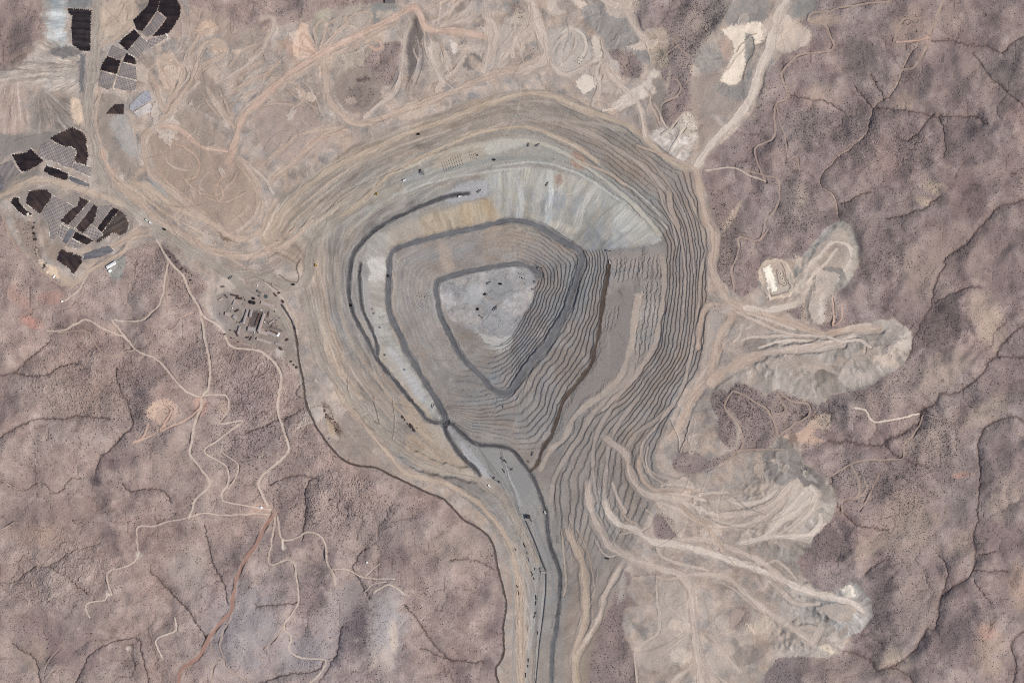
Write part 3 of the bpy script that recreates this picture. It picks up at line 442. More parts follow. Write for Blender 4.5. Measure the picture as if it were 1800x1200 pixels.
# ------------------------------------------------------------------ worked ground
WORKED = [
 "75 -60 72 30 85 55 75 75 50 95 30 120 0 125 -60 130 -60 380 0 375 12 395 40 445 78 478 115 505 145 492 165 470 190 455 230 440 262 425 285 432 300 450 330 470 350 485 365 500 350 530 375 560 400 590 430 600 470 612 500 630 522 660 532 700 548 735 568 770 595 800 640 820 700 840 760 868 815 905 845 930 868 965 880 1010 886 1060 884 1100 884 1150 872 1175 878 1240 880 1330 1012 1330 1012 1200 1012 1150 1035 1115 1070 1060 1110 1010 1165 1005 1205 1015 1165 1010 1110 1012 1098 1050 1088 1080 1098 1130 1118 1165 1120 1200 1110 1330 1350 1330 1338 1210 1348 1178 1368 1157 1400 1152 1465 1150 1480 1140 1500 1115 1520 1102 1535 1080 1530 1055 1512 1028 1498 1022 1480 1034 1455 1045 1410 1010 1402 985 1425 960 1425 945 1450 925 1468 905 1470 870 1445 838 1410 812 1402 795 1420 770 1445 735 1438 705 1475 690 1525 680 1565 655 1592 634 1602 610 1600 585 1580 566 1548 561 1500 573 1465 590 1440 575 1428 572 1452 560 1448 540 1465 515 1490 500 1508 470 1512 440 1505 415 1497 396 1478 388 1455 398 1438 418 1420 440 1400 456 1370 453 1345 460 1335 480 1330 505 1305 525 1275 505 1258 475 1262 440 1268 410 1250 370 1240 330 1228 295 1250 268 1290 235 1320 200 1350 130 1372 98 1420 80 1425 50 1405 40 1420 25 1440 0 1440 -60 1300 -60 1285 10 1262 45 1240 75 1220 110 1212 160 1222 195 1245 230 1200 245 1170 215 1172 175 1178 130 1175 95 1180 60 1150 48 1128 55 1115 20 1095 -60 690 -60 680 5 620 12 600 8 570 25 545 40 520 38 490 45 465 52 430 58 415 50 385 25 350 18 330 12 318 -60",
]
DMASK = np.zeros((NY, NX), np.float32)
for w in WORKED:
    sl, D, A = area_field(P(w), 30, smooth=False)
    DMASK[sl] = np.maximum(DMASK[sl], ss(-1.2, 1.6, D + N_S[sl] * .6))
DIN = np.full((NY, NX), -99, np.float32); DIN[sl] = D
NATURAL = [  # islands of untouched desert inside the worked ground
 "640 95 655 80 690 72 705 80 700 110 690 145 672 150 655 125 640 115", "1072 88 1090 82 1115 92 1130 110 1125 135 1100 136 1088 130 1088 108 1075 100", "900 10 918 15 926 40 920 45 905 35",
 "1150 80 1172 90 1175 120 1168 150 1155 110", "1165 185 1180 165 1198 160 1206 190 1195 210 1170 214 1163 205", "1150 905 1175 905 1190 920 1188 945 1165 950 1150 940",
 "1060 1090 1075 1055 1090 1012 1108 1006 1102 1040 1125 1065 1100 1070 1098 1120 1112 1150 1120 1200 1110 1330 1012 1330 1014 1165 1040 1110", "1285 1070 1310 1065 1320 1085 1300 1105 1275 1100",
 "1190 800 1215 790 1245 810 1240 828 1200 832 1180 820", "1285 680 1300 672 1340 690 1352 720 1370 765 1350 788 1300 795 1285 805 1250 825 1235 815 1280 795 1300 770 1300 740 1275 715 1265 705",
 "1250 690 1275 685 1280 720 1295 760 1285 790 1262 770 1262 740 1250 715", "1380 545 1405 532 1420 540 1425 560 1400 562", "1350 690 1420 705 1440 712 1435 735 1400 760 1375 768 1350 750",
]
for w in NATURAL:
    sl, D, A = area_field(P(w), 10)
    DMASK[sl] *= 1 - ss(-2.0, 3.0, D + N_S[sl])
    m = ss(-1, 3, D) * .5; mix(sl, (140, 124, 120), m); SHRUB[sl] += ss(0, 3, D) * .2

Zw = blur(Zn, 34) * .8 + 1.7 * fnoise(41, 30, 200, 1.2) + .35 * N_M
DMB = blur(DMASK, 9)
Z = Zn * (1 - DMB) + Zw * DMB
SHRUB *= (1 - DMASK) ** 2
Cd = np.zeros((NY, NX, 3), np.float32) + np.array((172, 156, 144), np.float32)
Cd += (4.2 * N_P)[..., None] * np.array((1, 1, 1.0), np.float32) + (3.4 * N_Q)[..., None] * np.array((1, .6, .2), np.float32)
Cd += (2.0 * N_M + 1.6 * N_S + 1.4 * N_F)[..., None]
gg = ss(.2, 1.4, fnoise(43, 20, 110, 1))
Cd += (Cd * 0 + np.array((-10, -7, -5), np.float32)) * gg[..., None]
brk = look(TAB, XX * .35 + YY * .5 + N_M * 6, XX * .9 - YY * .5 + N_Q * 6)
Cd += (brk * 2.6)[..., None]
C[:] = C * (1 - DMASK[..., None]) + Cd * DMASK[..., None]
REG[(DMASK > .5)] = 1

def paint(pts, col, a=.8, f0=-2, f1=4, nz=1.2, rel_=0., streak=None, smooth=True, zadd=0, dens=None, m=12):
    """tone one area; streak = (strength, across, along) draws rills square to its edge"""
    sl, D, A = area_field(P(pts) if isinstance(pts, str) else pts, m, smooth)
    k = ss(f0, f1, D + N_S[sl] * nz)
    mix(sl, col, k * min(.97, a * 1.15))
    if streak:
        st = look(TABF, A * streak[1], D * streak[2] + 40)
        C[sl] += (st * k * streak[0])[..., None]; Z[sl] += st * k * rel_
    if zadd: Z[sl] += zadd * k
    if dens is not None: SHRUB[sl] = SHRUB[sl] * (1 - k) + dens * k
    return sl, D, A, k

# alluvial apron in the north west
def fan(cx, cy, pts, amp, k=1.0, col=None, a=.5):
    sl, D, A = area_field(P(pts), 6)
    m = ss(-4, 18, D + N_M[sl] * 3)
    if col: mix(sl, col, m * a)
    th = np.arctan2(YW[sl] - cy, cx - XW[sl]); r = np.hypot(XW[sl] - cx, YW[sl] - cy)
    C[sl] += ((look(TAB, th * 90 * k, r * .07) * .8 + look(TABF, th * 200 * k, r * .05) * .5) * m * amp * 1.5)[..., None] * np.array((1, .96, .88), np.float32)
fan(175, 120, "70 60 120 60 140 100 148 165 140 175 80 165 40 150 0 160 -60 150 -60 120 0 120 40 100", 8, 1, (176, 164, 152), .6)
fan(300, 30, "72 -60 120 -60 122 30 126 80 100 85 72 60 80 50", 9, .8, (182, 184, 180), .75)
fan(70, 150, "40 155 90 160 145 170 140 215 120 240 75 235 40 250 50 200", 6, 1, (150, 138, 128), .7)
fan(30, 60, "-60 145 30 140 50 180 52 230 20 250 0 262 -60 270", 5, 1, (178, 156, 145), .7)
paint("-60 240 50 236 110 232 100 245 60 265 20 270 0 290 -60 300", (148, 138, 130), .7)
paint("127 170 142 178 146 215 130 218 122 195", (204, 184, 160), .8)
paint("140 95 150 95 148 165 140 165", (138, 130, 127), .8, -1, 2)
paint("85 88 115 80 145 92 110 104", (128, 122, 118), .6)
paint("160 75 175 70 208 60 235 30 240 0 232 -20 218 -20 190 0 175 30", (190, 174, 152), .65)
paint("162 172 190 164 215 170 222 190 210 205 192 212 200 245 222 270 240 300 225 310 190 270 172 230", (160, 146, 134), .75)
paint("192 208 222 205 238 240 248 275 232 280 205 245", (170, 162, 154), .7)
paint("120 -20 160 -20 160 14 120 14", (142, 138, 134), .75)
paint("235 105 262 95 275 110 262 140 245 150 240 130", (160, 144, 132), .7)
paint("255 35 300 10 320 5 330 40 320 60 300 75 290 60", (172, 150, 138), .5)
paint("340 12 380 20 420 50 424 80 410 85 385 60 360 62 335 72 325 60 330 30", (170, 150, 138), .7, streak=(4, .25, .06), rel_=.8)
paint("275 105 300 95 325 120 330 135 310 165 285 150", (190, 168, 150), .7, 0, 2)
paint("352 40 372 35 382 48 378 60 362 66 345 60", (194, 170, 150), .75, 0, 2); paint("372 72 385 66 398 80 405 88 390 100 375 96", (196, 172, 152), .7)
paint("325 130 345 120 372 135 395 165 410 190 395 215 360 200 330 185 320 150", (160, 144, 132), .7)
paint("300 215 320 190 345 195 372 215 390 240 398 262 370 262 345 250 325 232", (166, 150, 136), .7)
paint("262 240 300 228 330 240 360 262 400 272 440 300 452 340 448 380 425 418 395 405 360 380 330 350 290 320 270 290", (168, 148, 134), .7)
paint("420 60 450 45 470 55 480 80 470 105 445 120 420 150 405 130 410 90", (166, 150, 138), .7, streak=(4, .25, .06), rel_=.8)
paint("490 75 515 62 522 90 530 110 522 120 510 105 505 95", (176, 148, 136), .6)
paint("515 62 525 45 540 40 545 60 555 80 562 98 540 105 525 106 512 92", (202, 174, 156), .9, 0, 2.5)
paint("545 40 560 18 580 14 590 28 575 45 565 70 560 85 552 65", (168, 158, 142), .8, streak=(5, .3, .06)); paint("590 30 610 12 640 5 660 10 655 40 625 60 600 70 580 85 572 80 585 50", (176, 162, 148), .8)
paint("655 8 690 5 700 22 672 40 655 40", (150, 146, 138), .7); paint("660 20 690 18 700 25 668 35", (182, 168, 152), .8)
paint("585 105 605 95 640 78 658 72 655 90 640 110 618 130 590 130", (170, 156, 142), .8, streak=(6, .3, .05), rel_=1)
paint("588 150 600 130 620 118 640 115 660 128 672 150 670 175 655 195 630 200 610 195 592 175", (156, 140, 130), .75); paint("608 160 625 150 650 150 660 165 650 185 625 190", (150, 134, 126), .7, dens=.25)
paint("625 140 650 136 652 142 628 146", (120, 104, 100), .6, -1, 1)
paint("450 190 490 175 530 180 560 210 585 235 560 270 510 290 470 270 455 240", (172, 152, 142), .6)
paint("720 40 735 30 745 60 735 110 722 150 712 160 718 110 712 80", (120, 108, 104), .55, -2, 3)
paint("753 75 770 75 785 110 780 140 760 145 750 110", (180, 166, 152), .7); paint("770 60 800 65 835 75 850 90 845 120 810 130 795 100", (178, 164, 152), .5)
paint("815 100 835 92 848 105 840 120 822 125 812 115", (140, 130, 122), .7, 0, 2); paint("803 75 815 70 822 85 812 92", (138, 130, 124), .7, -1, 2); paint("790 70 800 74 804 90 796 94", (198, 184, 172), .8, -1, 1)
paint("795 12 815 2 820 18 808 28", (150, 136, 126), .7); paint("862 70 880 40 900 30 925 45 905 70 885 105 868 118", (180, 166, 154), .6)
paint("960 0 985 -10 998 20 985 32 965 25", (190, 174, 160), .7); paint("965 55 1010 45 1030 60 1040 100 1010 125 985 130 968 100", (182, 170, 158), .7)
paint("1005 -10 1020 0 1050 20 1048 26 1030 22 1010 8", (198, 180, 164), .9, -1, 1)
paint("1020 15 1055 5 1095 22 1108 45 1122 62 1138 85 1143 115 1128 110 1110 95 1075 85 1055 65 1030 40", (154, 146, 139), .7, streak=(4, .3, .06), rel_=.8)
paint("1135 62 1160 45 1172 55 1175 90 1172 118 1150 118 1142 100 1138 80", (174, 158, 142), .85, streak=(5, .35, .06), rel_=1.2)
paint("1040 60 1056 68 1060 100 1045 108 1040 85", (194, 180, 164), .8); paint("1012 145 1028 132 1050 140 1048 155 1030 165 1015 158", (202, 188, 172), .85, 0, 2)
paint("1070 195 1100 160 1130 145 1148 120 1163 125 1158 140 1145 150 1142 170 1120 178 1095 190", (196, 182, 168), .85, 0, 3); paint("1145 140 1168 140 1172 180 1160 205 1145 180", (152, 140, 130), .7)
paint("1140 240 1150 228 1180 222 1205 195 1225 205 1228 235 1215 265 1200 285 1175 270", (192, 180, 168), .75, streak=(9, .3, .2), rel_=1.6)
paint("1210 180 1235 190 1262 215 1275 235 1250 250 1232 265 1225 225", (158, 142, 132), .7); paint("1218 130 1262 120 1275 140 1310 150 1318 170 1295 205 1262 205 1232 190 1212 170", (162, 146, 136), .7)
paint("1220 90 1250 70 1270 85 1272 115 1250 130 1222 128", (156, 147, 139), .6, streak=(4, .5, .2)); paint("1290 0 1345 -5 1345 38 1300 48 1272 42 1280 20", (154, 146, 138), .6)
paint("1270 52 1305 42 1335 40 1348 55 1345 70 1320 85 1312 115 1298 145 1285 150 1268 140 1282 110 1290 85 1280 65", (210, 196, 176), .95, -1, 1.5)
paint("1272 145 1290 152 1305 140 1320 120 1325 160 1300 178 1270 168 1255 150", (152, 144, 137), .75, streak=(3, .4, .06), rel_=1); paint("1268 70 1285 72 1290 90 1280 108 1266 95", (180, 156, 144), .7)
paint("1310 55 1322 60 1328 90 1315 120 1310 100", (146, 140, 132), .6, -1, 1.5)
paint("1370 40 1385 25 1400 40 1425 55 1422 75 1385 92 1365 85", (198, 180, 164), .7); paint("1400 5 1440 -10 1430 22 1400 30", (150, 146, 138), .6)
# leach field surroundings
paint("0 300 40 305 72 285 60 315 20 345 -60 380 -60 290", (146, 136, 126), .7); paint("35 335 60 325 90 330 140 345 190 350 235 375 240 400 200 420 160 435 130 438 100 470 85 440 78 390 45 380 25 352", (160, 146, 136), .7)
paint("72 385 90 430 105 425 112 435 100 460 85 455 75 420", (158, 142, 128), .8); paint("25 385 55 390 68 420 75 450 62 460 40 430", (156, 138, 128), .7, dens=.3)
paint("188 463 205 452 222 450 218 470 212 490 200 492 190 478", (150, 146, 142), .85, -1, 1.5); paint("64 440 70 455 85 465 100 470 104 490 90 487 78 478 88 475 84 468 70 462", (208, 188, 160), .8, -1, 1.5)
paint("100 470 112 485 135 488 150 475 165 462 150 485 128 505 108 500", (186, 168, 146), .7)
paint("225 330 260 320 300 345 340 375 375 395 340 385 295 365 250 345", (190, 172, 150), .5); paint("360 382 378 388 392 412 410 418 425 418 400 425 380 405", (120, 100, 84), .5, -1, 1)
paint("255 305 280 320 300 345 290 345 265 325", (162, 158, 156), .5)
# plant yard
paint("400 500 440 498 465 508 480 520 495 545 520 590 530 620 515 640 480 615 440 610 410 595 380 560 372 530 385 505", (152, 138, 130), .55, -8, 16)
paint("440 548 460 548 470 562 480 560 475 585 450 590 438 575", (112, 98, 94), .65, -1, 2)
paint("285 433 300 440 318 462 332 475 330 480 318 478 305 462 292 450", (112, 96, 94), .65, -1, 2)
paint("565 705 580 715 598 745 605 760 598 768 585 762 575 745", (116, 98, 84), .5, -3, 5); paint("573 735 585 745 592 765 584 768 575 755", (190, 172, 144), .6, -1, 1)
paint("575 770 610 775 650 790 690 835 640 820 600 800", (154, 138, 128), .5)
# western drill pad and its pink spoil
paint("262 715 275 700 292 698 308 706 314 722 305 738 290 755 280 748 272 740 258 735 253 724", (202, 172, 155), .75, -2, 4, nz=.8); paint("340 700 360 697 365 725 350 735 342 720", (184, 148, 136), .6); paint("380 705 400 705 400 730 385 728", (182, 156, 142), .6)
paint("450 885 465 880 485 890 490 905 470 912 430 905", (192, 160, 146), .6, -2, 4); paint("328 905 345 900 352 908 330 918", (184, 160, 148), .7)
SANDS = 0
# eastern and south-eastern rock dumps: plateau, crest and angle-of-repose face
def dump(pts, h, w, top, face, amp=4.5, rel_=.12, reg=2, f=.28, seedo=0, west_=None):
    q = P(pts)
    sl, D, A = area_field(q, 14)
    D2 = D + N_M[sl] * .8
    wv = w * (1 + .16 * np.clip(N_Q[sl], -1.5, 1.5))
    k = ss(-.8, 1.2, D2); t = np.clip(D2 / wv, 0, 1)
    old = Z[sl]
    b = float(old[D > 0].mean())
    ts = t * t * (2.2 - 1.2 * t)
    hx = 1.0 if west_ is None else ss(west_[0], west_[1], XX[sl] + N_M[sl] * 6)
    Z[sl] = old * (1 - k * hx) + k * hx * (old * (1 - t) + (b * .8 + old * .2 + 0) * t + h * .5 * ts)
    fm = k * hx * ss(1.05, .9, D2 / wv); tm = k * ss(.95, 1.08, D2 / wv)
    C[sl] += (np.exp(-((D2 / wv - 1.0) / .06) ** 2) * k * hx * 7)[..., None]
    mix(sl, face, fm * .9); mix(sl, top, tm * .32)
    st = look(TABF, A * f * 2.2 + seedo, D * .06) * .7 + look(TAB, A * f + seedo, D * .05 + 77)
    C[sl] += (st * fm * amp * 1.3)[..., None]; Z[sl] += st * fm * rel_ * .5
    REG[sl][k > .5] = reg; SHRUB[sl] *= (1 - k)
    return sl, D
dump("1262 640 1300 610 1340 590 1400 575 1450 590 1500 573 1548 561 1580 566 1600 585 1602 610 1592 634 1565 655 1525 680 1490 687 1462 692 1450 706 1432 706 1405 697 1375 686 1345 684 1310 674 1275 665", 42, 46, (188,172,156), (166,155,144), 5, west_=(1290, 1370))
dump("1478 388 1497 396 1505 418 1512 440 1507 465 1490 500 1470 512 1455 520 1440 505 1425 500 1410 512 1395 520 1380 500 1395 470 1420 440 1438 418 1455 398", 24, 15, (190,176,158), (168,160,148), 4)
dump("1432 478 1450 470 1475 470 1488 490 1480 505 1462 515 1450 530 1448 560 1430 572 1418 565 1414 530 1425 505 1428 490", 5, 9, (184,172,160), (154,145,136), 3)
paint("1442 512 1456 510 1452 545 1445 572 1438 560", (186,180,172), .7)
dump("1225 860 1262 845 1330 822 1370 800 1395 792 1412 810 1440 830 1465 855 1471 880 1466 905 1450 922 1428 940 1425 955 1400 985 1350 980 1300 960 1255 945 1215 905", 34, 26, (184,170,154), (154,144,134), 6, west_=(1290, 1380))
dump("1290 985 1340 1000 1400 1020 1450 1042 1480 1032 1490 1022 1500 1021 1514 1032 1530 1055 1535 1080 1520 1102 1500 1115 1480 1120 1440 1100 1400 1080 1350 1060 1310 1030", 38, 26, (190,178,162), (160,153,146), 7, west_=(1330, 1450))
dump("1250 1040 1300 1045 1340 1060 1400 1080 1440 1088 1470 1105 1481 1130 1475 1148 1450 1155 1400 1152 1345 1152 1335 1190 1330 1260 1240 1260 1225 1100", 30, 24, (178,164,150), (168,156,146), 5, west_=(1340, 1420))
dump("1360 775 1378 765 1400 780 1410 800 1405 830 1390 850 1365 850 1345 830 1340 800", 16, 22, (160,148,138), (150,140,132), 4)
dump("1410 815 1432 822 1450 840 1452 860 1430 862 1408 850 1400 830", 12, 14, (150,140,132), (140,130,124), 3)
paint("1380 885 1396 850 1408 850 1405 862 1425 852 1440 862 1430 880 1400 905 1360 935 1350 925", (196,184,168), .55); paint("1480 1035 1498 1026 1504 1046 1490 1052", (214,204,184), .85, -1, 2); paint("1440 1135 1450 1130 1468 1145 1460 1150", (204,190,168), .8, -1, 2)
paint("1160 1010 1200 1030 1210 1080 1215 1130 1180 1170 1140 1180 1118 1150 1150 1110", (176,162,150), .6); paint("1180 1140 1205 1140 1218 1155 1200 1168 1182 1160", (196,182,166), .6)
paint("1330 1090 1350 1080 1360 1100 1340 1115 1305 1115 1310 1100", (190,174,156), .6); paint("1090 1010 1100 1010 1098 1050 1088 1060 1085 1040", (176,168,158), .6)
dump("1340 462 1362 455 1382 460 1394 480 1398 505 1388 520 1360 526 1345 522 1338 500 1332 478", 6, 5, (206,190,166), (196,178,158), 2, .3)
paint("1343 470 1354 464 1362 490 1368 510 1356 515 1350 500 1345 485", (226,220,198), .9, -.5, 1.5)
paint("1240 890 1290 880 1300 900 1260 905", (178,162,148), .5); paint("1440 730 1432 720 1420 745 1400 760 1380 765 1395 775 1425 780 1450 775 1430 765 1440 750", (186,158,142), .8, -1, 2)
paint("1385 755 1400 765 1405 790 1392 785", (140,122,112), .7, -1, 1)
paint("1235 550 1262 548 1270 580 1250 620 1232 640 1235 600", (176,162,152), .6); paint("1300 560 1350 565 1340 590 1300 610 1290 590", (172,158,146), .5); paint("1330 590 1345 587 1342 610 1310 615 1305 600", (130,118,112), .4)
paint("1260 300 1285 330 1290 360 1260 400 1248 400 1242 360", (150,130,124), .5); paint("1310 345 1300 370 1280 400 1270 410 1268 395 1290 365", (190,168,152), .7)
k_ = (DMASK > .5)
m_ = C[k_].mean(0); C[:] = C + (C - np.array((170, 154, 142), np.float32)) * ((.42 + .2 * ss(460, 300, YY)) * DMASK)[..., None] - np.array((3, 3.5, 3), np.float32) * DMASK[..., None]
print('areas', time.time() - T0)

# ------------------------------------------------------------------ the pit: nested outlines at known levels
C0 = P("905 1330 900 1200 900 1040 890 985 862 925 822 880 775 852 722 822 672 785 625 735 590 690 566 640 550 590 541 545 534 505 520 468 478 448 455 425 456 400 480 362 515 330 560 298 620 255 700 222 790 190 850 170 900 158 945 155 990 165 1040 188 1085 208 1130 236 1172 268 1212 292 1225 330 1234 370 1243 405 1248 440 1244 480 1246 520 1244 570 1238 620 1228 655 1200 692 1182 730 1166 770 1153 800 1160 828 1200 840 1220 852 1190 864 1158 872 1145 895 1128 930 1108 975 1088 1025 1066 1075 1048 1120 1038 1170 1034 1230 1032 1330")
C1 = P("934 1330 934 1200 936 1100 938 1010 925 965 905 925 880 885 850 845 815 815 775 770 742 735 700 695 665 645 640 600 618 550 608 510 610 470 622 435 650 405 695 372 740 348 790 325 845 308 900 296 955 292 1010 302 1060 328 1105 358 1140 388 1166 420 1172 450 1172 500 1165 545 1156 590 1135 640 1100 680 1066 704 1032 732 1010 765 990 795 972 835 972 880 980 920 988 965 994 1010 994 1060 990 1110 984 1200 984 1330")
C2 = P("682 460 686 445 700 435 732 424 775 413 812 405 850 396 885 388 905 387 935 393 970 410 1000 430 1018 441 1024 455 1020 480 1008 515 998 545 985 570 965 598 942 630 922 665 908 692 885 706 855 711 825 711 798 712 776 712 762 695 752 682 735 652 712 618 695 580 684 545 680 500")
C1b = P("640 460 650 440 690 405 745 385 800 365 850 350 900 340 960 345 1010 370 1045 400 1066 430 1072 460 1066 500 1060 540 1052 590 1042 630 1025 660 1005 685 988 712 978 740 968 765 950 785 920 790 880 776 850 770 820 762 785 738 755 715 725 680 700 640 672 595 655 560 645 510")
C3 = P("776 497 812 486 850 477 895 469 920 471 938 480 944 492 940 510 930 540 915 565 898 590 880 602 860 596 835 585 812 572 795 560 784 540 775 520 772 505")
C2b = P("686 455 700 440 732 429 775 418 812 410 850 401 885 393 905 392 935 398 965 413 995 433 1012 444 1018 457 1014 480 1002 513 992 541 979 566 960 592 936 625 916 655 903 672 890 681 872 675 855 660 838 640 820 612 800 580 785 548 772 515 765 500 755 540 770 590 790 620 770 640 745 620 715 585 698 560 689 540 685 500")
def sdc(p, closed=True):
    q = spline(p, 8, True); D = np.full(cx_.shape, 1e9, np.float32)
    n = len(q); xw, yw = XW[::ST, ::ST], YW[::ST, ::ST]
    for k in range(n):
        a, b = q[k], q[(k + 1) % n]; e = b - a; L2 = e @ e
        if L2 < 1e-6: continue
        x = xw - a[0]; y = yw - a[1]; t = np.clip((x * e[0] + y * e[1]) / L2, 0, 1)
        D = np.minimum(D, np.hypot(x - t * e[0], y - t * e[1]))
    return np.where(inside(q, xw, yw), D, -D)
d0, d1, db, d2, d3 = sdc(C0), sdc(C1), sdc(C1b), sdc(C2), sdc(C3)
z1 = -72 + 62 * ss(880, 1160, cy_)
z1b, z2, z3 = -82.5, -132.0, -198.0
zp = np.zeros(cx_.shape, np.float32)
u = d0 / (d0 - np.minimum(d1, 0) + 1e-3)
zp = np.where(d0 > 0, z1 * np.clip(u, 0, 1), 0)
u = d1 / (d1 - np.minimum(db, 0) + 1e-3)
zp = np.where(d1 > 0, z1 + (z1b - z1) * np.clip(u, 0, 1), zp)
u = db / (db - np.minimum(d2, 0) + 1e-3)
zp = np.where(db > 0, z1b + (z2 - z1b) * np.clip(u, 0, 1), zp)
corr = (cy_ > 800) & (d1 > 0); zp = np.where(corr, z1 + (zp - z1) * ss(900, 800, cy_), zp)
u = d2 / (d2 - np.minimum(d3, 0) + 1e-3)
zp = np.where(d2 > 0, z2 + (z3 - z2) * np.clip(u, 0, 1), zp)
zp = np.where(d3 > 0, z3, zp).astype(np.float32)
D0, D1, D2, D3 = [up(d, NY, NX, ST) for d in (d0, d1, d2, d3)]
ZP = blur(up(zp, NY, NX, ST), 1.8)
PM = ss(-1, 3, D0)
# smooth faces without catch benches
flat = np.zeros((NY, NX), np.float32)
NF = "850 318 900 300 960 295 1030 315 1080 345 1125 378 1158 412 1162 425 1110 436 1068 440 1030 440 1000 420 965 400 935 388 900 384 870 388"
WF = "632 440 690 395 740 372 800 355 850 345 868 384 812 400 732 418 690 430 680 460 678 545 690 590 720 640 760 700 778 735 750 730 700 680 660 620 640 590 628 540 616 510 618 470"
MID = "690 455 760 440 820 520 800 600 850 690 870 700 800 740 740 660 690 560"
for q_, m_ in ((NF, 1.0), (WF, .85), (MID, .25)):
    sl, D, A = area_field(P(q_), 8); flat[sl] = np.maximum(flat[sl], ss(-2, 5, D) * m_)
TH = np.arctan2(XW - 905, 560 - YW); ARC = TH * 320
wob = look(TABF, XX * .55, YY * .55) * .9 + look(TAB, XX * .3 + 200, YY * .3) * .9
BH = 5.5
pz = (-ZP + wob * .20 + 1.2 * fnoise(51, 60, 260, 1) * ss(-6, -60, ZP)) / BH
fr = pz - np.floor(pz)
ter = -(np.floor(pz) + np.clip((fr - .72) / .26, 0, 1)) * BH
tstr = (1 - flat) * (.82 + .16 * ss(900, 960, XX + (YY - 600) * .25)) * np.where(D3 > -2, 0, 1)
tstr = np.maximum(tstr, (1 - flat) * .35 * ss(900, 800, XX))
breaks = .6 + .4 * ss(-1.6, -.9, look(TAB, ARC * .25, pz * 3.1 + 40))
fill = ss(0, 6, D1) * ss(-4, -14, D2) * ss(1066, 1074, XX) * ss(515, 525, YY) * ss(690, 640, YY)       # rubble-covered batter east of the brown ramp
SE_FILL = ss(900, 1000, YY) * ss(930, 980, XX) * .93
tstr = tstr * breaks * (1 - fill * .8) * (1 - SE_FILL) * (1 - ss(-5, 4, D1) * ss(785, 800, YY))
hz = ZP * (1 - tstr) + ter * tstr
out = ss(0, -75, D0)
Z = np.where(D0 > -80, Z * (1 - ss(-75, 0, D0)) + 0, Z)
Z = Z * (1 - PM) + hz * PM
for pts_, per_, amp_ in (("1076 457 1120 452 1160 450 1163 486 1120 490 1080 494", 8.2, 5), ("1132 498 1166 500 1160 560 1150 615 1108 640 1112 600 1122 550", 8.0, 5), ("1068 545 1090 540 1084 575 1060 580", 7, 4)):
    sl, D, A = area_field(P(pts_), 6); m = ss(-2, 5, D + N_S[sl] * 1.5)
    q_ = (XW[sl] + YW[sl] * .12 + look(TABF, XX[sl] * .4, YY[sl] * .4) * 1.0) / per_; q_ = q_ - np.floor(q_)
    Z[sl] += m * amp_ * (np.where(q_ < .68, -q_ / .68, (q_ - .68) / .32 - 1)) * (.5 + .5 * ss(-1, .4, look(TABF, XX[sl] * .2 + 50, YY[sl] * .25)))
REG[D0 > 0] = 3
REG[(D3 > 0)] = 4
SHRUB *= (1 - PM)
# tones of the pit walls
k = PM
base = np.array((147, 138, 131), np.float32)
sl = np.s_[:, :]
Cp = np.zeros_like(C) + base
def pm(col, m): Cp[:] = Cp + (np.asarray(col, np.float32) - Cp) * m[..., None]
pm((168, 154, 138), ss(720, 600, XX) * ss(330, 420, YY) * ss(-30, -60, D1) * .8)
pm((160, 148, 136), ss(0, -60, D1) * ss(640, 560, YY) * .4 * ss(1000, 900, XX))
pm((146, 141, 134), ss(900, 800, XX) * ss(430, 330, YY) * ss(-90, -30, D1) * .8)
pm((160, 142, 132), ss(1150, 1220, XX) * .6)
pm((144, 139, 135), ss(-2, 8, D1) * ss(2, -6, D2) * .4)
pm((142, 137, 134), ss(-2, 4, D2) * .85)
pm((162, 148, 130), ss(-2, 3, D2) * ss(470, 400, YY) * ss(820, 900, XX) * .7)
pm((158, 155, 156), ss(-6, 2, D3) * .95)
pm((148, 146, 142), ss(-30, 0, D1) * ss(830, 900, YY) * .7); pm((158, 146, 137), ss(900, 980, YY) * ss(0, -10, D1) * ss(960, 990, XX) * .7)
pm((168, 156, 145), ss(900, 1000, YY) * ss(0, -12, D1) * ss(960, 930, XX) * .7)
lay = look(TABF, ARC * .06, ZP * .55 + 300) ; lay2 = look(TAB, ARC * .05 + 90, ZP * .45)
wl = ss(900, 700, XX) * ss(8, 0, D1)
Cp += (lay * (3.0 + 4.6 * wl) + lay2 * (2.5 + 4 * wl))[..., None] * np.array((1, .95, .85), np.float32)
Cp += (N_P * 2.5 + N_Q * 2.5 + N_S * 1.4 + N_F * 1.2)[..., None]
hue = look(TAB, ARC * .04 + 33, ZP * .2 + 11); Cp += (hue * 2.6)[..., None] * np.array((1, -.1, -1), np.float32)
C[:] = C * (1 - k[..., None]) + Cp * k[..., None]
def face(pts, col, a, amp, k1=1.0, cx=880, cy=600, f0=-2, f1=4, extra=None, rel_=.8):
    sl, D, A = area_field(P(pts), 8); m = ss(f0, f1, D + N_S[sl]); mix(sl, col, m * a)
    th = np.arctan2(XW[sl] - cx, cy - YW[sl]); r = np.hypot(XW[sl] - cx, YW[sl] - cy)
    st = look(TABF, th * 150 * k1, r * .07) * .5 + look(TAB, th * 70 * k1, r * .04)
    C[sl] += (st * m * amp)[..., None]; Z[sl] += st * m * rel_ * .45
    return sl, m
face("840 250 900 235 950 240 1000 262 1050 295 1100 335 1140 372 1165 412 1150 408 1100 362 1040 322 990 300 940 288 880 292 830 305 780 318 740 325 700 345 660 372 630 400 622 395 680 335 760 290", (163, 164, 156), .55, 1, rel_=.1)
sl, m = face(NF, (165, 164, 158), .85, 5, rel_=.9)
th_ = np.arctan2(XW[sl] - 880, 600 - YW[sl]); hu_ = look(TAB, th_ * 60 + 200, np.hypot(XW[sl] - 880, YW[sl] - 600) * .12 + 90)
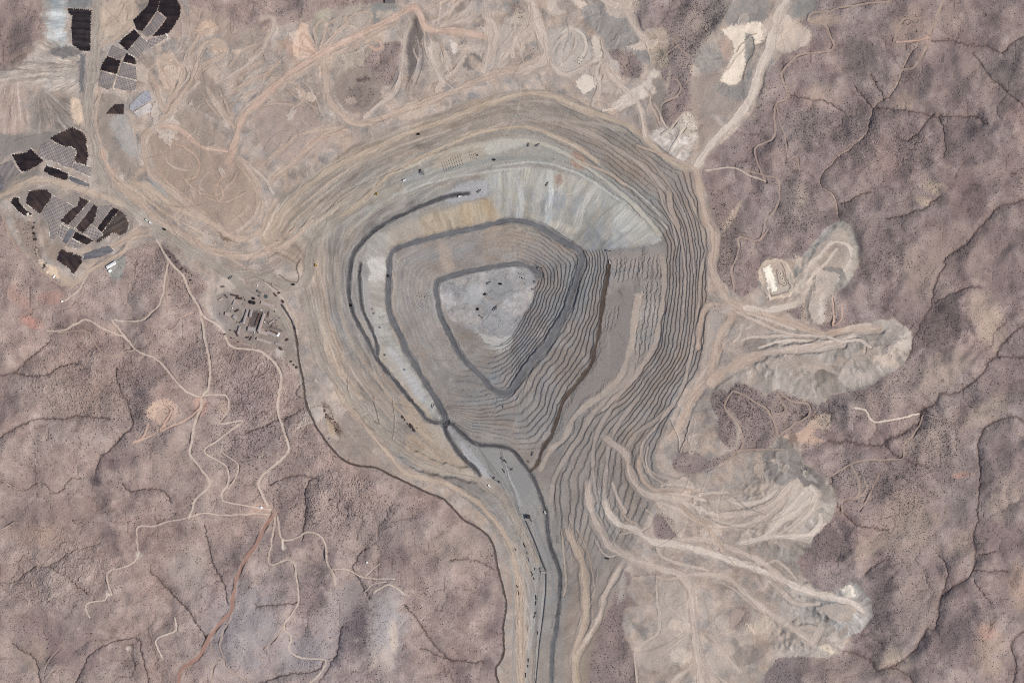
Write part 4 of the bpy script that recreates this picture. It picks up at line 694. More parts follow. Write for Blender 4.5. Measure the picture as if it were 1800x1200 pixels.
C[sl] += (hu_ * m)[..., None] * np.array((4, 2, -3), np.float32) + (N_Q[sl] * m * 4)[..., None] * np.array((1, 1, .6), np.float32)
face("960 300 1040 318 1100 350 1160 412 1150 418 1080 372 1010 345 960 335", (178, 174, 162), .45, 4, f0=-5, f1=8)
face("850 300 960 290 960 320 900 330 860 335", (178, 178, 168), .5, 3, f0=-5, f1=8)
for x0, x1, y1, w, c in [(915, 912, 390, 6, (196, 198, 196)), (968, 962, 395, 5, (206, 212, 212)), (1045, 1015, 400, 6, (204, 200, 190)), (1010, 985, 395, 5, (190, 184, 170)), (940, 945, 385, 6, (182, 178, 162)), (1070, 1050, 430, 7, (158, 160, 160)), (1110, 1080, 425, 6, (176, 178, 172)), (895, 890, 385, 7, (166, 170, 168)), (1000, 1000, 400, 9, (164, 158, 148))]:
    p = spline(np.array([[x0, 305 + abs(x0 - 960) * .28], [(x0 + x1) / 2 + 2, 350], [x1, y1]], float)); sl, D, O, A = line_field(p, 16)
    mix(sl, c, ss(w * 1.3, w * .2, D + look(TABF, O * .8, A * .1) * 2.5) * .62 * ss(-.2, .2, A / max(A.max(), 1)))
face("962 400 965 385 1000 395 1020 405 1015 412 985 405", (200, 192, 176), .6, 3)
face("1070 345 1110 372 1150 408 1162 425 1120 432 1085 400", (186, 186, 178), .5, 4)
face("740 378 800 362 850 350 862 352 868 372 885 386 812 403 760 415 735 418", (172, 157, 130), .75, 8, 1.2, f0=-7, f1=9); face("845 350 862 352 880 372 862 382 848 370", (180, 158, 122), .55, 6, f0=-5, f1=8); face("812 360 828 358 830 398 818 400", (178, 152, 118), .4, 4)
face("690 398 735 380 745 415 700 430 684 432 672 418", (168, 156, 144), .6, 3); face("640 430 675 405 684 430 678 460 655 462 636 468", (154, 152, 144), .7, 5)
face("645 455 678 455 676 500 650 500 645 480", (184, 182, 175), .8, 6, 1.3); face("645 495 676 497 676 545 660 550 648 520", (156, 150, 142), .8, 5)
sl, m = face("655 548 678 545 690 580 715 625 745 672 775 720 778 738 762 740 740 720 700 672 668 628 655 590", (160, 161, 154), .9, 4)
C[sl] += (m * (N_M[sl] * 4 + N_S[sl] * 4))[..., None]
paint("672 615 690 610 712 640 735 670 752 700 740 712 715 680 690 645", (172, 170, 175), .6); paint("752 742 770 742 785 765 790 790 775 785 755 760", (168, 166, 172), .6); paint("740 790 752 785 765 795 758 805", (172,172,168), .5)
paint("700 640 740 725 720 700 690 670 660 620 640 590 625 560 640 560", (176, 162, 142), .4); paint("735 700 800 790 830 835 790 820 740 770 700 700", (178, 162, 138), .55)
paint("720 760 770 800 780 830 745 825 715 800", (188, 166, 136), .5); paint("760 800 830 830 800 835 765 822", (186,164,138), .4)
paint("800 325 840 315 856 320 860 335 852 346 830 352 790 358 780 345", (164, 162, 166), .8); paint("715 308 735 298 746 302 744 312 720 322 695 330", (150, 150, 150), .7); paint("733 298 745 300 746 308 738 310", (96, 94, 96), .7, -1, 1)
paint("632 462 645 460 650 480 642 500 634 480", (130, 128, 130), .6, -1, 2); paint("628 480 645 490 650 520 660 560 672 600 664 612 645 580 632 540", (160, 158, 156), .6)
paint("785 745 850 785 905 795 935 835 952 880 945 900 955 950 965 990 940 1000 925 950 905 900 870 850 830 810 800 775", (146, 146, 143), .75); paint("810 775 835 800 865 838 855 842 838 828 812 795", (172, 170, 176), .7, -1, 2)
paint("880 800 930 840 930 870 910 880 890 850", (138, 140, 137), .5); paint("908 905 925 912 950 965 958 1000 945 1002 925 950", (152, 150, 148), .7)
paint("960 625 985 610 1008 620 1030 645 1015 665 1000 678 985 660 965 640", (142, 130, 122), .7); paint("775 490 820 478 800 500 775 520", (150,148,146), .3)
paint("770 425 790 430 800 470 785 478 770 450", (172, 156, 142), .6, -3, 6)
paint("1080 470 1140 468 1160 470 1162 440 1100 442 1075 452", (152, 140, 133), .7); paint("1070 520 1118 510 1105 612 1085 655 1040 690 1010 720 985 752 1000 690 1040 640 1060 560", (138, 130, 126), .75)
paint("1118 515 1130 512 1125 560 1112 615 1105 612 1112 560", (182, 168, 154), .8, -2, 3)
paint("1220 300 1235 330 1245 400 1235 400 1215 340 1195 300", (168, 146, 134), .6); paint("1005 265 1030 275 1025 300 1005 290", (172, 138, 122), .7)
paint("850 215 875 200 895 205 890 222 862 228", (166, 152, 142), .5); paint("975 310 990 305 988 325 976 322", (160, 120, 108), .5)
paint("788 262 850 250 870 255 850 275 800 292 770 298 760 290", (182, 166, 146), .5); paint("850 255 900 245 930 252 900 262 860 275", (184, 184, 172), .7)
# floor swirls
fl = ss(-3, 3, D3)
C += ((look(TAB, XX * .4 + N_M * 9, YY * .4 + N_Q * 9) * 8 + N_M * 4 + N_Q * 4) * fl)[..., None] * np.array((1, 1, 1.05), np.float32)
paint("850 500 870 490 900 495 905 515 880 530 860 525", (148, 149, 152), .6, -3, 5); paint("850 545 862 530 880 540 905 560 895 580 870 590 850 580 845 565", (150, 151, 155), .5, -3, 5); paint("840 588 870 592 895 585 905 600 885 618 862 612", (184, 182, 176), .7, -3, 5)
paint("925 510 940 512 940 525 928 528", (184, 180, 170), .7, -1, 2); paint("820 500 840 498 850 520 835 540 815 530", (170, 170, 174), .6, -3, 6); paint("905 470 935 478 942 492 935 500 912 490", (146,148,150), .5)
for w_ in ("850 525 862 512 880 518 900 512 925 505 940 500", "855 560 865 548 880 560 875 575 862 582 850 572 848 560 858 545", "860 585 880 590 900 582 915 560", "845 600 865 610 885 605"):
    p = spline(P(w_), 4); sl, D, O, A = line_field(p, 8, 2.0); mix(sl, (128, 130, 132), ss(2.4, .4, D) * .5); Z[sl] += 1.2 * np.exp(-(D / 1.3) ** 2)

# smaller spoil lobes and pushed pads over the worked ground
rq = np.random.RandomState(12)
cand_ = np.argwhere(((DMASK > .95) & (D0 < -14))[100:-100:5, 160:-160:5]) * 5 + np.array([100, 160])
for k_ in range(150):
    j, i = cand_[rq.randint(len(cand_))]; x, y = xs[i], ys[j]
    if x < 190 and y < 460: continue
    L = 6 + rq.exponential(11); wd_ = L * rq.uniform(.3, .7); a0 = look(TAB, np.array([x * .12 + 7.]), np.array([y * .12 + 3.]))[0] * 1.7 + rq.randn() * .4
    n_ = 9; th_ = np.arange(n_) / n_ * 6.283; rad_ = 1 + rq.uniform(-.28, .28, n_)
    ex, ey = L * np.cos(th_) * rad_, wd_ * np.sin(th_) * rad_
    q_ = np.stack([x + ex * math.cos(a0) - ey * math.sin(a0), y + ex * math.sin(a0) + ey * math.cos(a0)], 1)
    up_ = rq.rand() < .62; base_ = np.array((198, 181, 166) if up_ else (148, 134, 126), float) + rq.randn() * 5 + np.array((3, 0, -3)) * rq.randn()
    paint(q_, base_, rq.uniform(.35, .7), -.8, rq.uniform(1, 3), nz=1.0, zadd=rq.uniform(.6, 2.4) * (1 if up_ else -.5), streak=(rq.uniform(1, 5), .4, .2), m=6)

# wide catch benches
def road(pts, w, col, a=.85, berm=1.6, cut=True, reg=None, tracks=3.0, damp=None, soft=1.0, edge=0, dz=0, fade=0):
    global Z
    p = spline(P(pts) if isinstance(pts, str) else pts, 6)
    if len(p) < 2: return
    r = line_field(p, w * 1.6 + 3, .45)
    if r is None: return
    sl, D, O, A = r
    hw = w / 2
    FD = 1.0
    if w > 4: D = D - hw * .2 * look(TAB, A * .12 + w, A * 0 + 5)
    L = float(np.hypot(*np.diff(p, axis=0).T).sum())
    if fade: FD = ss(0, min(fade, L * .3), A)
    if cut:
        seg = np.concatenate([[0], np.cumsum(np.hypot(*np.diff(p, axis=0).T))])
        n = max(8, int(L / 4)); sa = np.linspace(0, L, n)
        px = np.interp(sa, seg, p[:, 0]); py = np.interp(sa, seg, p[:, 1])
        iz = np.clip(((px - X0) / G).astype(int), 0, NX - 1); jz = np.clip(((py - Y0) / G).astype(int), 0, NY - 1)
        zz = Z[jz, iz].astype(float)
        kk = 9; zz = np.convolve(np.pad(zz, kk // 2 + 2, mode='edge'), np.ones(kk + 4) / (kk + 4), 'valid')[:n]
        zt = np.interp(A, sa, zz).astype(np.float32) + dz
        m = ss(hw * 1.45 + .8, hw * .85, D) * FD
        Z[sl] = Z[sl] * (1 - m) + zt * m
    if berm:
        Z[sl] += berm * np.clip(.55 + .6 * look(TABF, A * .25, np.sign(O) * 40 + 60), 0, 1.3) * np.exp(-((D - hw) / .8) ** 2) * FD
    nz = look(TABF, A * .5, O * .5 + 31)
    m = ss(hw + 1.0 * soft, hw - .9 * soft, D + nz * .32) * ss(-.01, 6, A + 3) * FD
    v = look(TABF, A * .05 + w * 7, O * 1.5 + 130) * tracks
    c = np.asarray(col, np.float32) + v[..., None] + (look(TAB, A * .2 + 9, A * 0 + 77) * 4)[..., None]
    mix(sl, c, m * a)
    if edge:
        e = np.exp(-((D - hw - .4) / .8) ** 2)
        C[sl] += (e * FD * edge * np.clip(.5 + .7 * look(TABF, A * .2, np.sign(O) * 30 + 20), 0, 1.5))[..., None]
    if reg is not None: REG[sl][D < hw] = reg
    SHRUB[sl] *= ss(hw, hw + 1.5, D)
for pts, w, col in PALE_BENCHES:
    road(pts, w, col, .72, 0, w > 3.5, None, 4, soft=2, fade=18)
for pts, w, t in DESERT_TRACKS:
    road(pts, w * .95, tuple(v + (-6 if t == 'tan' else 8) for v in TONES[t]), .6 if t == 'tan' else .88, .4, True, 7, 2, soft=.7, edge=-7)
for pts, w, t in HAUL:
    if w > 4: road(pts, w * 1.7, tuple(.6 * v + .4 * u_ for v, u_ in zip(TONES[t], (172, 156, 144))), .4, 0, True, None, 7, soft=3, fade=26)
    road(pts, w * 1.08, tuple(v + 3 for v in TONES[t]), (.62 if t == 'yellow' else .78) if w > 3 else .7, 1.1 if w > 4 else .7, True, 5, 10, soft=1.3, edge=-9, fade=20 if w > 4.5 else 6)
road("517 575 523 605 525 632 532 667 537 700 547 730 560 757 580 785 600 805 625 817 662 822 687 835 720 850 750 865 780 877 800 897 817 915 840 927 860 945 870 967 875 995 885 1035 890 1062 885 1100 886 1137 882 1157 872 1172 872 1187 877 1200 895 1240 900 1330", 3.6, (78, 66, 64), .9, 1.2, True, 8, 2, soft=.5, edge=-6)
for pts, w, t in PIT_ROADS:
    if t == 'black': road(pts, w * 1.5, (114, 112, 114), .75, 1.0, True, 8, 5, soft=1)
    if t == 'slate': road(pts, w * 1.25, (120, 118, 120), .7, 1.0, True, 8, 5, soft=1)
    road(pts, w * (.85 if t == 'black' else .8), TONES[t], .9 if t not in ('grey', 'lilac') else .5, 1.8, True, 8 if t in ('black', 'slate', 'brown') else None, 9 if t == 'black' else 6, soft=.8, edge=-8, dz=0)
# working stripes beside the perimeter roads, haulage scuffs
for pts, w, a in [("455 470 500 445 540 400 585 350 650 300 730 255 820 225 900 205 960 210", 70, 5), ("560 600 590 660 640 720 700 780 790 835", 55, 4), ("250 330 300 375 350 410 400 435 450 440", 34, 3.5), ("160 0 160 150 160 230 190 310 260 380 330 430 420 478 500 500", 26, 3), ("930 900 925 960 925 1100 925 1200", 40, 3.5), ("1110 790 1125 840 1160 860 1215 870 1300 880", 50, 4), ("1060 900 1100 960 1200 990 1340 1005 1500 1060", 40, 4), ("560 105 640 60 715 20", 20, 5), ("925 0 945 60 955 110", 30, 4), ("1290 610 1340 600 1450 590 1540 590", 40, 4),
                   ("980 900 990 950 1000 1010", 50, 4), ("1200 850 1240 900 1260 950", 40, 4), ("600 60 560 20", 30, 5), ("470 120 420 160 350 190", 40, 4), ("590 200 640 215 750 180 870 130", 30, 4), ("1050 830 1060 900 1090 950", 60, 4)]:
    p = spline(P(pts), 8); r = line_field(p, w * .6, 1.5)
    sl, D, O, A = r; m = ss(w * .6, w * .25, D) * (REG[sl] != 8)
    st = look(TABF, A * .07 + w, O * .85) + .6 * look(TAB, A * .06, O * .6 + 60)
    C[sl] += (st * m * a)[..., None] * np.array((1, .93, .82), np.float32); Z[sl] += st * m * .35
# loading faces, ditches and long berms that throw thin shadows
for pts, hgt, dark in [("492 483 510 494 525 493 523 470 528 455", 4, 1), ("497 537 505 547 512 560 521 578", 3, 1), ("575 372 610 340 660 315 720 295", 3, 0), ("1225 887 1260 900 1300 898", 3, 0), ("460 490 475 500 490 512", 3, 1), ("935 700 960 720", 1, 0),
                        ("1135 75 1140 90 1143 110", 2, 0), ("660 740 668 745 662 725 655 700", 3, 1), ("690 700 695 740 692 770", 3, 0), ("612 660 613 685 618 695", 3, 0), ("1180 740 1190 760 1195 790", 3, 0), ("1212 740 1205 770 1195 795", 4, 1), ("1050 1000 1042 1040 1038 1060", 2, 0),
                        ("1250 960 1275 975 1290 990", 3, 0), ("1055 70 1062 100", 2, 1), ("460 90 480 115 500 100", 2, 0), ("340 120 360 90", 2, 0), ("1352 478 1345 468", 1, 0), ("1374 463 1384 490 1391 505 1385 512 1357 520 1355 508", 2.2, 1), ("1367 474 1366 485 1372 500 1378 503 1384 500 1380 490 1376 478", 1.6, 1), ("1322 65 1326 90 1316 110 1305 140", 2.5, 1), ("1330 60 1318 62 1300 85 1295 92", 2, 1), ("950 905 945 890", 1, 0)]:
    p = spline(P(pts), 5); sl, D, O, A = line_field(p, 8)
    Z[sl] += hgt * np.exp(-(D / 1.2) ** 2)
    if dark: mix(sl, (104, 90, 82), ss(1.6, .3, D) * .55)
# scuffs, windrows and old wheel tracks all over the worked ground
rr = np.random.RandomState(5)
worked = (DMASK > .9) & (REG != 8) & (REG != 4)
cand = np.argwhere(worked[80:-80:4, 120:-120:4]) * 4 + np.array([80, 120])
for k_ in range(760):
    j, i = cand[rr.randint(len(cand))]
    x, y = xs[i], ys[j]
    if D0[j, i] > -4 and rr.rand() < .8: continue
    ang = (look(TAB, np.array([x * .12 + 7.]), np.array([y * .12 + 3.]))[0] * 1.7 + rr.randn() * .25)
    L = 10 + rr.exponential(22); n = 6; pts = [(x, y)]; bend = rr.randn() * .22
    for q_ in range(n):
        x += math.cos(ang) * L / n; y += math.sin(ang) * L / n; ang += bend + rr.randn() * .05; pts.append((x, y))
    r_ = line_field(np.array(pts), 4, .4)
    if r_ is None: continue
    sl, D, O, A = r_
    w = .7 + rr.rand() * 1.3; up_ = rr.rand() < .55
    m = np.exp(-(D / w) ** 2) * (REG[sl] != 8) * ss(0, 3, A) * (DMASK[sl] > .5)
    C[sl] += (m * (11 if up_ else -13) * (.4 + .6 * rr.rand()))[..., None] * np.array((1, .95, .85), np.float32)
    Z[sl] += m * (.9 if rr.rand() < .5 else -.8)
for pts, w, col in [("300 705 290 715 275 712 262 720", 2, (222,192,168)), ("302 722 292 735 280 755 268 765 240 777", 2.5, (206,170,150)), ("290 712 300 722 290 740 283 756", 1.5, (150,118,104)), ("276 738 268 750 258 768", 1.5, (160,126,110)), ("258 722 268 722 272 730", 2, (214,184,158)),
                    ("500 925 520 950 600 1000", 1, (150,130,124)), ("735 70 738 95 732 118 726 140", 1.6, (186,170,160)), ("730 35 735 60 728 85", 1.4, (96,84,80)), ("742 80 745 100 738 130 730 150", 1.6, (100,88,84)),
                    ("995 30 1000 60 990 90", 1.4, (150,138,130)), ("1010 65 1005 90 990 110", 1.4, (140,128,120)), ("1240 560 1236 590 1234 620", 3, (190,174,160)), ("1248 545 1262 542 1283 542", 3, (186,172,162)), ("1340 940 1300 925 1260 915 1225 905", 3, (196,182,166)), ("1290 870 1310 890 1345 905", 2, (150,138,128)), ("1235 905 1280 925 1330 930", 2, (150,138,128))]:
    road(pts, w, col, .7, .6, False, None, 3, soft=1)
# loose heaps and pushed-up rims: crisp small relief
hp = np.clip(fnoise(61, 3, 12, .2) - 1.5, 0, 1.5) * ss(.3, 1.2, fnoise(62, 25, 120, 1)) * DMASK * (D0 < -2) * (REG < 3)
Z += hp * 1.3; C -= (hp * 7)[..., None]
gt_ = .43 * C[..., 0] + .57 * C[..., 2]; C[..., 1] += (gt_ - 2.4 - C[..., 1]) * .55 * DMASK * (1 - .4 * ss(450, 400, YY) * PM * ss(6, -4, D2)); C -= (PM * 3.5)[..., None]
g_ = C.mean(-1, keepdims=True)
sat_ = (.84 + .1 * (1 - DMASK))[..., None]
C[:] = g_ + (C - g_) * sat_  # haze painted into the ground colour: tones greyed here, lifted below
C += 2.0
C += (N_F * 1.8 + fnoise(63, 2.2, 7, .3) * 2.6)[..., None] * (.55 + .45 * DMASK[..., None])
print('roads', time.time() - T0)
# ------------------------------------------------------------------ scene basics
sc = bpy.context.scene
COL = sc.collection
SUN_AZ, SUN_EL = 108.0, 50.0
wd = bpy.data.worlds.new('World'); sc.world = wd; wd.use_nodes = True
nt = wd.node_tree; bg = nt.nodes['Background']
sky = nt.nodes.new('ShaderNodeTexSky'); sky.sky_type = 'NISHITA'; sky.sun_disc = False
sky.sun_elevation = R(SUN_EL); sky.sun_rotation = R(SUN_AZ); sky.altitude = 800; sky.dust_density = 2.0
nt.links.new(sky.outputs[0], bg.inputs[0]); bg.inputs[1].default_value = 0.095
sl_ = bpy.data.lights.new('sun', 'SUN'); sl_.energy = 3.6; sl_.angle = R(.5); sl_.color = (1, .955, .89)
so = bpy.data.objects.new('sun', sl_); COL.objects.link(so); so['kind'] = 'helper'
so.rotation_euler = (R(90 - SUN_EL), 0, R(180 - SUN_AZ)); so.location = (3000, -1000, 3000)
cam = bpy.data.cameras.new('camera'); cam.lens = 1200; cam.sensor_width = 36; cam.clip_start = 1000; cam.clip_end = 400000
co = bpy.data.objects.new('camera', cam); COL.objects.link(co); co.location = (0, 0, 150000); sc.camera = co
sc.view_settings.view_transform = 'Standard'; sc.view_settings.look = 'None'; sc.view_settings.exposure = 0
sc.cycles.use_denoising = False; sc.cycles.pixel_filter_type = 'BLACKMAN_HARRIS'; sc.cycles.filter_width = 1.05
sc.cycles.max_bounces = 4; sc.cycles.diffuse_bounces = 3

def lin(c):
    c = np.clip(np.asarray(c, np.float32) / 255., 0, 1)
    return np.where(c <= .04045, c / 12.92, ((c + .055) / 1.055) ** 2.4)
ILL = np.array((1.035, 1.04, 1.09), np.float32)        # light reaching level ground, used to turn survey tones into reflectance
# ------------------------------------------------------------------ materials
def mat(name, col, rough=.9, spec=.15, var=.0, vscale=.2, metal=0.0):
    m = bpy.data.materials.new(name); m.use_nodes = True; n = m.node_tree; b = n.nodes['Principled BSDF']
    c = (*[float(v) for v in col], 1)
    b.inputs['Base Color'].default_value = c; b.inputs['Roughness'].default_value = rough
    b.inputs['Specular IOR Level'].default_value = spec; b.inputs['Metallic'].default_value = metal
    if var:
        tc = n.nodes.new('ShaderNodeTexCoord'); nz = n.nodes.new('ShaderNodeTexNoise'); nz.inputs['Scale'].default_value = vscale; nz.inputs['Detail'].default_value = 5
        mx = n.nodes.new('ShaderNodeMix'); mx.data_type = 'RGBA'
        mx.inputs[6].default_value = (*[v * (1 - var) for v in col], 1); mx.inputs[7].default_value = (*[min(1, v * (1 + var)) for v in col], 1)
        rp = n.nodes.new('ShaderNodeMapRange'); rp.inputs[1].default_value = .3; rp.inputs[2].default_value = .7
        n.links.new(tc.outputs['Object'], nz.inputs['Vector']); n.links.new(nz.outputs['Fac'], rp.inputs[0]); n.links.new(rp.outputs[0], mx.inputs[0]); n.links.new(mx.outputs[2], b.inputs['Base Color'])
    return m
def ground_mat():
    m = bpy.data.materials.new('earth'); m.use_nodes = True; n = m.node_tree; b = n.nodes['Principled BSDF']
    b.inputs['Roughness'].default_value = .96; b.inputs['Specular IOR Level'].default_value = .08
    at = n.nodes.new('ShaderNodeAttribute'); at.attribute_name = 'soil'; at.attribute_type = 'GEOMETRY'
    tc = n.nodes.new('ShaderNodeTexCoord')
    nz = n.nodes.new('ShaderNodeTexNoise'); nz.inputs['Scale'].default_value = .16; nz.inputs['Detail'].default_value = 6; nz.inputs['Roughness'].default_value = .65
    mr = n.nodes.new('ShaderNodeMapRange'); mr.inputs[1].default_value = .3; mr.inputs[2].default_value = .7; mr.inputs[3].default_value = .84; mr.inputs[4].default_value = 1.16
    vm = n.nodes.new('ShaderNodeVectorMath'); vm.operation = 'SCALE'
    n.links.new(tc.outputs['Object'], nz.inputs['Vector']); n.links.new(nz.outputs['Fac'], mr.inputs[0])
    n.links.new(at.outputs['Color'], vm.inputs[0]); n.links.new(mr.outputs[0], vm.inputs['Scale']); n.links.new(vm.outputs[0], b.inputs['Base Color'])
    return m
EARTH = ground_mat()

# ------------------------------------------------------------------ terrain sheets
def ext(a, sgn):                      # coordinates running on to the horizon
    st_ = [G * 1.5]; out_ = []
    x = a[-1] if sgn > 0 else a[0]
    d = G * 2
    while abs(x - 900) < 26000:
        x += sgn * d; d *= 1.13; out_.append(x)
    return np.array(out_ if sgn > 0 else out_[::-1])
ex0, ex1, ey0, ey1 = ext(xs, -1), ext(xs, 1), ext(ys, -1), ext(ys, 1)
FX = np.concatenate([ex0, xs, ex1]); FY = np.concatenate([ey0, ys, ey1])
pad = ((len(ey0), len(ey1)), (len(ex0), len(ex1)))
def mirror(a, n, o):                  # beyond the surveyed area the relief carries on, folded back
    i = np.abs(((a - o) / G)); i = np.mod(i, 2 * (n - 1)); return np.round(np.where(i > n - 1, 2 * (n - 1) - i, i)).astype(int)
MI, MJ = mirror(FX, NX, X0), mirror(FY, NY, Y0)
ZF = Z[np.ix_(MJ, MI)]
GX, GY = np.meshgrid(FX, FY)
od = np.maximum(np.maximum(X0 - GX, GX - X1), np.maximum(Y0 - GY, GY - Y1)).clip(0)
ZF = ZF * np.exp(-od / 1500) + (look(TAB, GX * .006 + 60, GY * .006) * 60 + look(TAB, GX * .03, GY * .03) * 12) * ss(0, 2500, od)
CF = (lin(C) / ILL)[np.ix_(MJ, MI)].clip(.01, .9)
far = ss(0, 90, od + 25 * look(TAB, GX * .08, GY * .08) * (od > 0))[..., None]
CF = CF * (1 - far) + lin((150, 132, 125)) * (1 + .12 * look(TAB, GX * .05, GY * .05 + 50) + .08 * look(TABF, GX * .3, GY * .3))[..., None] * far
RF = REG[np.ix_(MJ, MI)].copy(); RF[od > 0] = np.where(RF[od > 0] > 1, 1, RF[od > 0]); RF[od > 60] = 0
H, W = ZF.shape
co3 = np.stack([(GX - 900) * S, (600 - GY) * S, ZF], -1).reshape(-1, 3).astype(np.float32)
cl4 = np.concatenate([CF.reshape(-1, 3), np.ones((H * W, 1))], 1).astype(np.float32)
ii = np.arange(H * W).reshape(H, W)
quads = np.stack([ii[:-1, :-1], ii[1:, :-1], ii[1:, 1:], ii[:-1, 1:]], -1).reshape(-1, 4)
fr_ = RF[:-1, :-1].reshape(-1)
def grid_object(name, q, co3=co3, cl4=cl4, material=EARTH, smooth=True):
    u, inv = np.unique(q, return_inverse=True)
    me = bpy.data.meshes.new(name); nq = len(q)
    me.vertices.add(len(u)); me.vertices.foreach_set('co', co3[u].ravel())
    me.loops.add(nq * 4); me.loops.foreach_set('vertex_index', inv.reshape(-1).astype(np.int32))
    me.polygons.add(nq); me.polygons.foreach_set('loop_start', (np.arange(nq) * 4).astype(np.int32))
    try: me.polygons.foreach_set('loop_total', np.full(nq, 4, np.int32))
    except Exception: pass
    me.update(calc_edges=True)
    at = me.attributes.new('soil', 'FLOAT_COLOR', 'POINT'); at.data.foreach_set('color', cl4[u].ravel())
    if not smooth: me.shade_flat()
    me.materials.append(material)
    o = bpy.data.objects.new(name, me); COL.objects.link(o)
    return o
SHEETS = {0: 'ground', 1: 'terrain', 2: 'terrain', 3: 'pit_ground', 4: 'pit_floor', 5: 'haul_road', 6: 'stream_bed', 7: 'dirt_road', 8: 'road'}
for k_, nm in SHEETS.items():
    if k_ == 2: continue
    q = quads[(fr_ == k_) | ((k_ == 1) & (fr_ == 2))]
    if len(q):
        o = grid_object(nm, q, smooth=False); o['kind'] = 'structure'
print('terrain mesh', time.time() - T0)
def zat(x, y):
    i = min(max((x - X0) / G, 0), NX - 2); j = min(max((y - Y0) / G, 0), NY - 2)
    a, b = int(i), int(j); fx, fy = i - a, j - b
    return float((Z[b, a] * (1 - fx) + Z[b, a + 1] * fx) * (1 - fy) + (Z[b + 1, a] * (1 - fx) + Z[b + 1, a + 1] * fx) * fy)
def W3(x, y, dz=0):
    return ((x - 900) * S, (600 - y) * S, zat(x, y) + dz)
# ------------------------------------------------------------------ objects: helpers
class MB:
    """collects simple solids and links them as one mesh"""
    def __init__(s): s.v = []; s.f = []
    def poly(s, v, f):
        o = len(s.v); s.v += [tuple(map(float, p)) for p in v]; s.f += [tuple(i + o for i in q) for q in f]; return s
    def box(s, c, d, rz=0, rx=0, ry=0, taper=1.0):
        x, y, z = [t / 2 for t in d]
        v = [(-x, -y, -z), (x, -y, -z), (x, y, -z), (-x, y, -z), (-x * taper, -y * taper, z), (x * taper, -y * taper, z), (x * taper, y * taper, z), (-x * taper, y * taper, z)]
        out = []
        for a, b, e in v:
            b, e = b * math.cos(rx) - e * math.sin(rx), b * math.sin(rx) + e * math.cos(rx)
            a, e = a * math.cos(ry) + e * math.sin(ry), -a * math.sin(ry) + e * math.cos(ry)
            a, b = a * math.cos(rz) - b * math.sin(rz), a * math.sin(rz) + b * math.cos(rz)
            out.append((a + c[0], b + c[1], e + c[2]))
        return s.poly(out, [(3, 2, 1, 0), (4, 5, 6, 7), (0, 1, 5, 4), (1, 2, 6, 5), (2, 3, 7, 6), (3, 0, 4, 7)])
    def cyl(s, c, r0, r1, h, n=16, axis='z', cap=True):
        v = []
        for k in range(2):
            r = (r0, r1)[k]
            for i in range(n):
                a = 2 * math.pi * i / n; p = (r * math.cos(a), r * math.sin(a), k * h)
                if axis == 'y': p = (p[0], p[2] - h / 2, p[1])
                if axis == 'x': p = (p[2] - h / 2, p[0], p[1])
                v.append((p[0] + c[0], p[1] + c[1], p[2] + c[2]))
        f = [(i, (i + 1) % n, n + (i + 1) % n, n + i) for i in range(n)]
        if cap: f += [tuple(range(n))[::-1], tuple(range(n, 2 * n))]
        return s.poly(v, f)
    def gable(s, c, L, Wd, h, rise, ov=0):      # roof prism, ridge along x
        x, y = L / 2 + ov, Wd / 2 + ov
        v = [(-x, -y, 0), (x, -y, 0), (x, y, 0), (-x, y, 0), (-x, 0, rise), (x, 0, rise)]
        return s.poly([(a + c[0], b + c[1], e + c[2] + h) for a, b, e in v], [(0, 1, 5, 4), (2, 3, 4, 5), (1, 2, 5), (3, 0, 4), (3, 2, 1, 0)])
    def bar(s, a, b, w, h=None):
        a = np.array(a, float); b = np.array(b, float); d = b - a; L = np.linalg.norm(d); h = h or w
        d /= L; upv = np.array((0, 0, 1.)) if abs(d[2]) < .95 else np.array((1., 0, 0)); sd = np.cross(d, upv); sd /= np.linalg.norm(sd); u = np.cross(sd, d)
        v = [p + sd * i * w / 2 + u * j * h / 2 for p in (a, b) for i, j in ((-1, -1), (1, -1), (1, 1), (-1, 1))]
        return s.poly(v, [(3, 2, 1, 0), (4, 5, 6, 7), (0, 1, 5, 4), (1, 2, 6, 5), (2, 3, 7, 6), (3, 0, 4, 7)])
    def mesh(s, name, m):
        me = bpy.data.meshes.new(name); me.from_pydata(s.v, [], s.f); me.materials.append(m); me.update(); return me
    def build(s, name, m, parent=None):
        o = bpy.data.objects.new(name, s.mesh(name, m)); COL.objects.link(o)
        if parent: o.parent = parent
        return o
def tag(o, label, cat, group=None, kind=None):
    if label: o['label'] = label
    if cat: o['category'] = cat
    if group: o['group'] = group
    if kind: o['kind'] = kind
    return o
def thing(name, label, cat, loc, rz=0, group=None):
    o = bpy.data.objects.new(name, None); COL.objects.link(o); o.location = loc; o.rotation_euler = (0, 0, rz)
    o.empty_display_size = 5
    return tag(o, label, cat, group)
def dup(src, loc, rz=0, label=None, group=None):
    r = src.copy(); COL.objects.link(r); r.location = loc; r.rotation_euler = (0, 0, rz)
    if label: r['label'] = label
    if group: r['group'] = group
    for ch in list(src.children):
        c = ch.copy(); COL.objects.link(c); c.parent = r
        for g in ch.children:
            d = g.copy(); COL.objects.link(d); d.parent = c
    return r
M = {}
def mm(k, col, **kw): M[k] = mat(k, lin(col), **kw)
mm('white_sheet', (238, 238, 234), rough=.5, var=.06, vscale=.1); mm('wall_white', (215, 210, 200), var=.05); mm('grey_roof', (160, 150, 146), var=.1, vscale=.08); mm('pink_roof', (172, 156, 148), var=.08, vscale=.08)
mm('dark_roof', (112, 104, 102), var=.12, vscale=.08); mm('concrete', (165, 158, 150), var=.08, vscale=.1); mm('steel_dark', (62, 60, 62), var=.1); mm('steel_grey', (120, 122, 124), var=.1)
